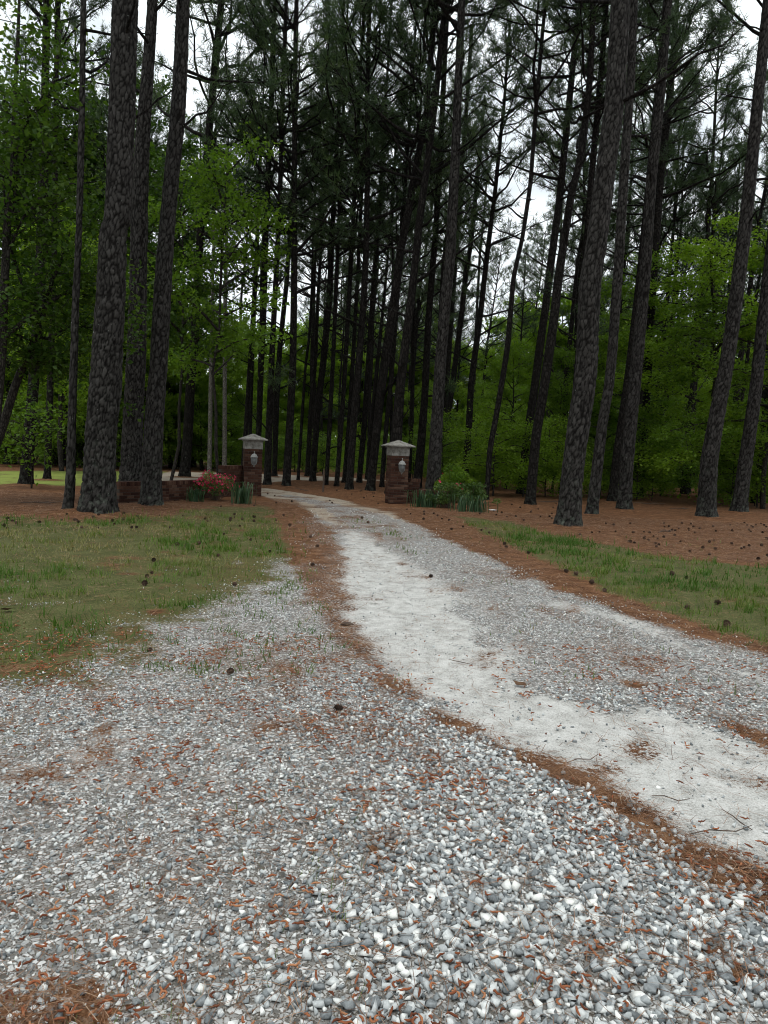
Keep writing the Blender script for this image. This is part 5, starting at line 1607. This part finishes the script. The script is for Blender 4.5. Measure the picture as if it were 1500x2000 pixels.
cones_in(70, 1090, 1510, 1022, 1105, 'pine cone among many on the straw under the side wood pines', 'cones under the side wood', lambda px, py: py > 1040 + (px - 1090) * 0.155 or (py < 1045 and px < 1140))
cones_in(26, 900, 1100, 985, 1022, 'pine cone on the straw near the shrubs of the bare pillar', 'cones near the shrubs', lambda px, py: py > 985 + (px - 880) * 0.18 + 12)
cones_in(30, 0, 420, 1002, 1034, 'pine cone on the straw around the thick pines by the wall', 'cones around the thick pines', lambda px, py: py < 1005 + max(0, 200 - px) * 0.05)
cones_in(15, 430, 570, 985, 1030, 'pine cone at the top of the left verge near the azalea side pillar', 'cones before the pillar')
cones_in(16, 520, 760, 958, 985, 'pine cone on the straw beside the far bend of the drive', 'cones beside the far drive')
cones_in(14, 780, 960, 990, 1060, 'pine cone along the straw edge before the bare brick pillar', 'cones before the bare pillar', lambda px, py: py > 1000 + (px - 780) * 0.35 or py < 990 + (px - 780) * 0.2)

# stray scraps
def scrap(name, px, py, me, matn, label, cat, rz, dz=0.01):
    x, y = G(np.array([float(px)]), np.array([float(py)]))[0]
    o = link(name, me, MATS[matn], None, (x, y, gz(x, y) + dz)); o.rotation_euler = (0, 0, rz)
    return tag(o, label, cat)
m = MB(); m.tube([(-0.06, 0, 0), (-0.03, 0.004, 0.004), (0.02, -0.003, 0.006), (0.06, 0.003, 0)], [0.004, 0.016, 0.017, 0.005], 7)
bark_me = m.mesh('bark_scrap')
scrap('bark_scrap', 678, 1219, bark_me, 'twig', 'dark scrap of bark lying on the edge of the dusty track', 'bark scrap', 0.1, 0.014)
def leaf_mesh():
    m = MB()
    m.add([(-0.07, 0, 0.01), (-0.03, -0.035, 0.025), (0.03, -0.03, 0.02), (0.075, 0, 0.03), (0.03, 0.035, 0.005), (-0.03, 0.03, 0.012), (0, 0, 0.0)],
          [(0, 1, 6), (1, 2, 6), (2, 3, 6), (3, 4, 6), (4, 5, 6), (5, 0, 6)])
    return m.mesh('dead_leaf')
LEAF = leaf_mesh()
scrap('dead_leaf', 1016, 1338, LEAF, 'dead_leaf', 'curled brown dead leaf on the loose stone beyond the dusty track', 'leaf', 2.6, 0.012).scale = (0.7, 0.6, 0.8)
scrap('dead_leaf', 15, 1196, LEAF, 'dead_leaf', 'brown dead leaf in the grass verge at the picture edge', 'leaf', 0.4, 0.02)
sv, sf = BASES[2]
_ps = mesh_np('pale_scrap', sv * np.array([0.30, 0.09, 0.09]), sf)
scrap('pale_rock', 961, 998, _ps, 'pale_stone', 'pale elongated rock on the straw in front of the kinked pine', 'rock', 0.2, 0.03)
m = MB(); m.tube([(0, 0, -0.05), (0.006, 0, 0.3), (-0.004, 0.004, 0.62), (0.003, 0, 0.78)], [0.034, 0.032, 0.030, 0.026], 7)
scrap('wooden_stake', 631, 961, m.mesh('stake'), 'twig', 'short dark stake standing alone in the straw beside the far drive', 'stake', 0.0, 0.0)
for i, (px, py, rz, L) in enumerate(((1140, 1480, 0.4, 0.20), (1310, 1560, -0.3, 0.16), (900, 1290, 2.7, 0.18), (1410, 1625, 0.2, 0.30), (1440, 1600, 1.9, 0.16))):
    m = MB(); m.tube([(-L / 2, 0, 0.004), (-L / 6, 0.01, 0.010), (L / 5, -0.008, 0.006), (L / 2, 0.012, 0.016)], [0.002, 0.0028, 0.0025, 0.0012], 5)
    scrap('twig', px, py, m.mesh('twig'), 'twig', ('thin twig lying across the widest part of the dusty track', 'thin twig near the lower edge of the dusty track', 'thin twig where the dusty track begins to narrow',
          'thin twig on the dust beside the thick straw drift', 'short thin twig lying near another beside the straw drift')[i], 'twig', rz, 0.006)

# the two forked broad-leaved trunks leaning in at the picture's left
def fork_tree(label, limbs, Y, seed, leaves, leafmat):
    """limbs: pixel polylines with widths on an upright plane a few metres deep"""
    b = PL(np.array([limbs[0][0][0]], float), np.array([limbs[0][0][1]], float), Y)[0]
    root = thing('broadleaf_tree', label, 'tree', (b[0], Y, gz(b[0], Y)))
    rng = np.random.default_rng(seed)
    paths, spots = [], []
    for li, L in enumerate(limbs):
        P = PL(np.array([p[0] for p in L], float), np.array([p[1] for p in L], float), Y)
        P = P - np.array([b[0], Y, gz(b[0], Y)])
        if li == 0: P[0, 2] = -0.05
        else: P[:, 1] += np.linspace(0, rng.uniform(-1.2, 1.2), len(P))
        r = np.array([p[2] for p in L]) / 2 * Y / FPX
        R = catmull(np.concatenate([P, r[:, None]], 1), 16)
        paths.append((R[:, :3], R[:, 3]))
        if li > 0:
            for _ in range(20):
                t = rng.integers(3, 16); s0 = R[t, :3]
                e = s0 + unit(rng.normal(0, 1, 3) * np.array([1, 1, 0.5]) + np.array([0, 0, 0.15])) * rng.uniform(0.6, 1.9)
                paths.append((np.array([s0, (s0 + e) / 2 + rng.normal(0, .04, 3), e]), np.array([0.010, 0.007, 0.003])))
                for v in np.linspace(0.3, 1.0, 5): spots.append(s0 + (e - s0) * v)
    bv, bf = tubes_np(paths, 7)
    link('trunk', mesh_np('fork_wood', bv, bf, None, True), MATS['bark_broadleaf'], root)
    spots = np.array(spots); pk = rng.integers(0, len(spots), leaves)
    C = spots[pk] + rng.normal(0, 0.16, (leaves, 3))
    V, F = leaf_faces(rng, C, np.full(leaves, 0.085), 0.8)
    link('crown', mesh_np('fork_leaves', V, F, {'tint': np.repeat(np.clip(rng.uniform(0, 1, leaves) * 0.5 + rng.uniform(0.1, 0.5, len(spots))[pk], 0, 1), 4)}), MATS[leafmat], root)
fork_tree('dark forked broadleaf tree slanting in over the lawn from the picture edge',
          [[(-45, 975, 22), (-20, 900, 19), (0, 850, 17), (32, 745, 15), (57, 687, 14), (75, 650, 14)],
           [(75, 650, 11), (95, 600, 9), (115, 550, 8), (134, 530, 5), (160, 470, 3)], [(75, 650, 10), (77, 612, 8), (64, 560, 7), (50, 480, 5), (56, 380, 3)],
           [(75, 655, 6), (85, 662, 6), (115, 636, 5), (150, 630, 4), (190, 632, 2)], [(40, 725, 6), (62, 708, 5), (100, 706, 4), (135, 712, 2)],
           [(70, 668, 5), (40, 655, 5), (10, 660, 4)]], 16.0, 71, 7000, 'leaf_silhouette')
fork_tree('black forked broadleaf trunk rising at the very picture edge',
          [[(-30, 985, 22), (-12, 850, 19), (0, 740, 17), (5, 675, 16), (10, 525, 15), (14, 433, 14)],
           [(14, 433, 13), (33, 330, 11), (45, 260, 10), (67, 190, 8), (78, 120, 7), (84, 0, 5)], [(14, 433, 11), (24, 330, 9), (25, 200, 8), (30, 90, 7), (34, -60, 4)],
           [(8, 660, 9), (57, 605, 8), (82, 578, 7), (112, 550, 5), (150, 500, 3)], [(25, 330, 5), (60, 260, 4), (110, 210, 3)], [(12, 500, 5), (50, 420, 4), (100, 380, 3)]], 15.0, 72, 7000, 'leaf_silhouette')

# fallen sticks on the straw
for i, (px, py, rz, L, lab) in enumerate(((1075, 983, 0.2, 0.9, 'fallen stick on the straw behind the lichen spotted pine'), (1262, 985, -0.25, 1.3, 'long fallen branch on the straw beyond the mossy based pine'),
        (1330, 994, 0.1, 0.8, 'fallen stick between the mossy based pine and the thick leaning pine'), (1410, 985, 0.5, 0.9, 'pale fallen branch propped beside the thick leaning pine'),
        (1300, 1040, 0.6, 0.5, 'short stick among the pine cones on open straw'), (80, 985, 0.15, 0.9, 'fallen stick on the straw before the far lawn'), (590, 958, 2.2, 0.8, 'fallen stick beside the far bend of the drive'))):
    m = MB(); m.tube([(-L / 2, 0, 0.01), (-L / 6, 0.03, 0.035), (L / 5, -0.03, 0.03), (L / 2, 0.04, 0.07)], [0.009, 0.014, 0.012, 0.004], 6)
    m.tube([(0.05 * L, 0.0, 0.03), (0.2 * L, 0.10, 0.07), (0.3 * L, 0.16, 0.06)], [0.008, 0.006, 0.003], 5)
    scrap('fallen_stick', px, py, m.mesh('stick'), 'twig', lab, 'stick', rz, 0.0)
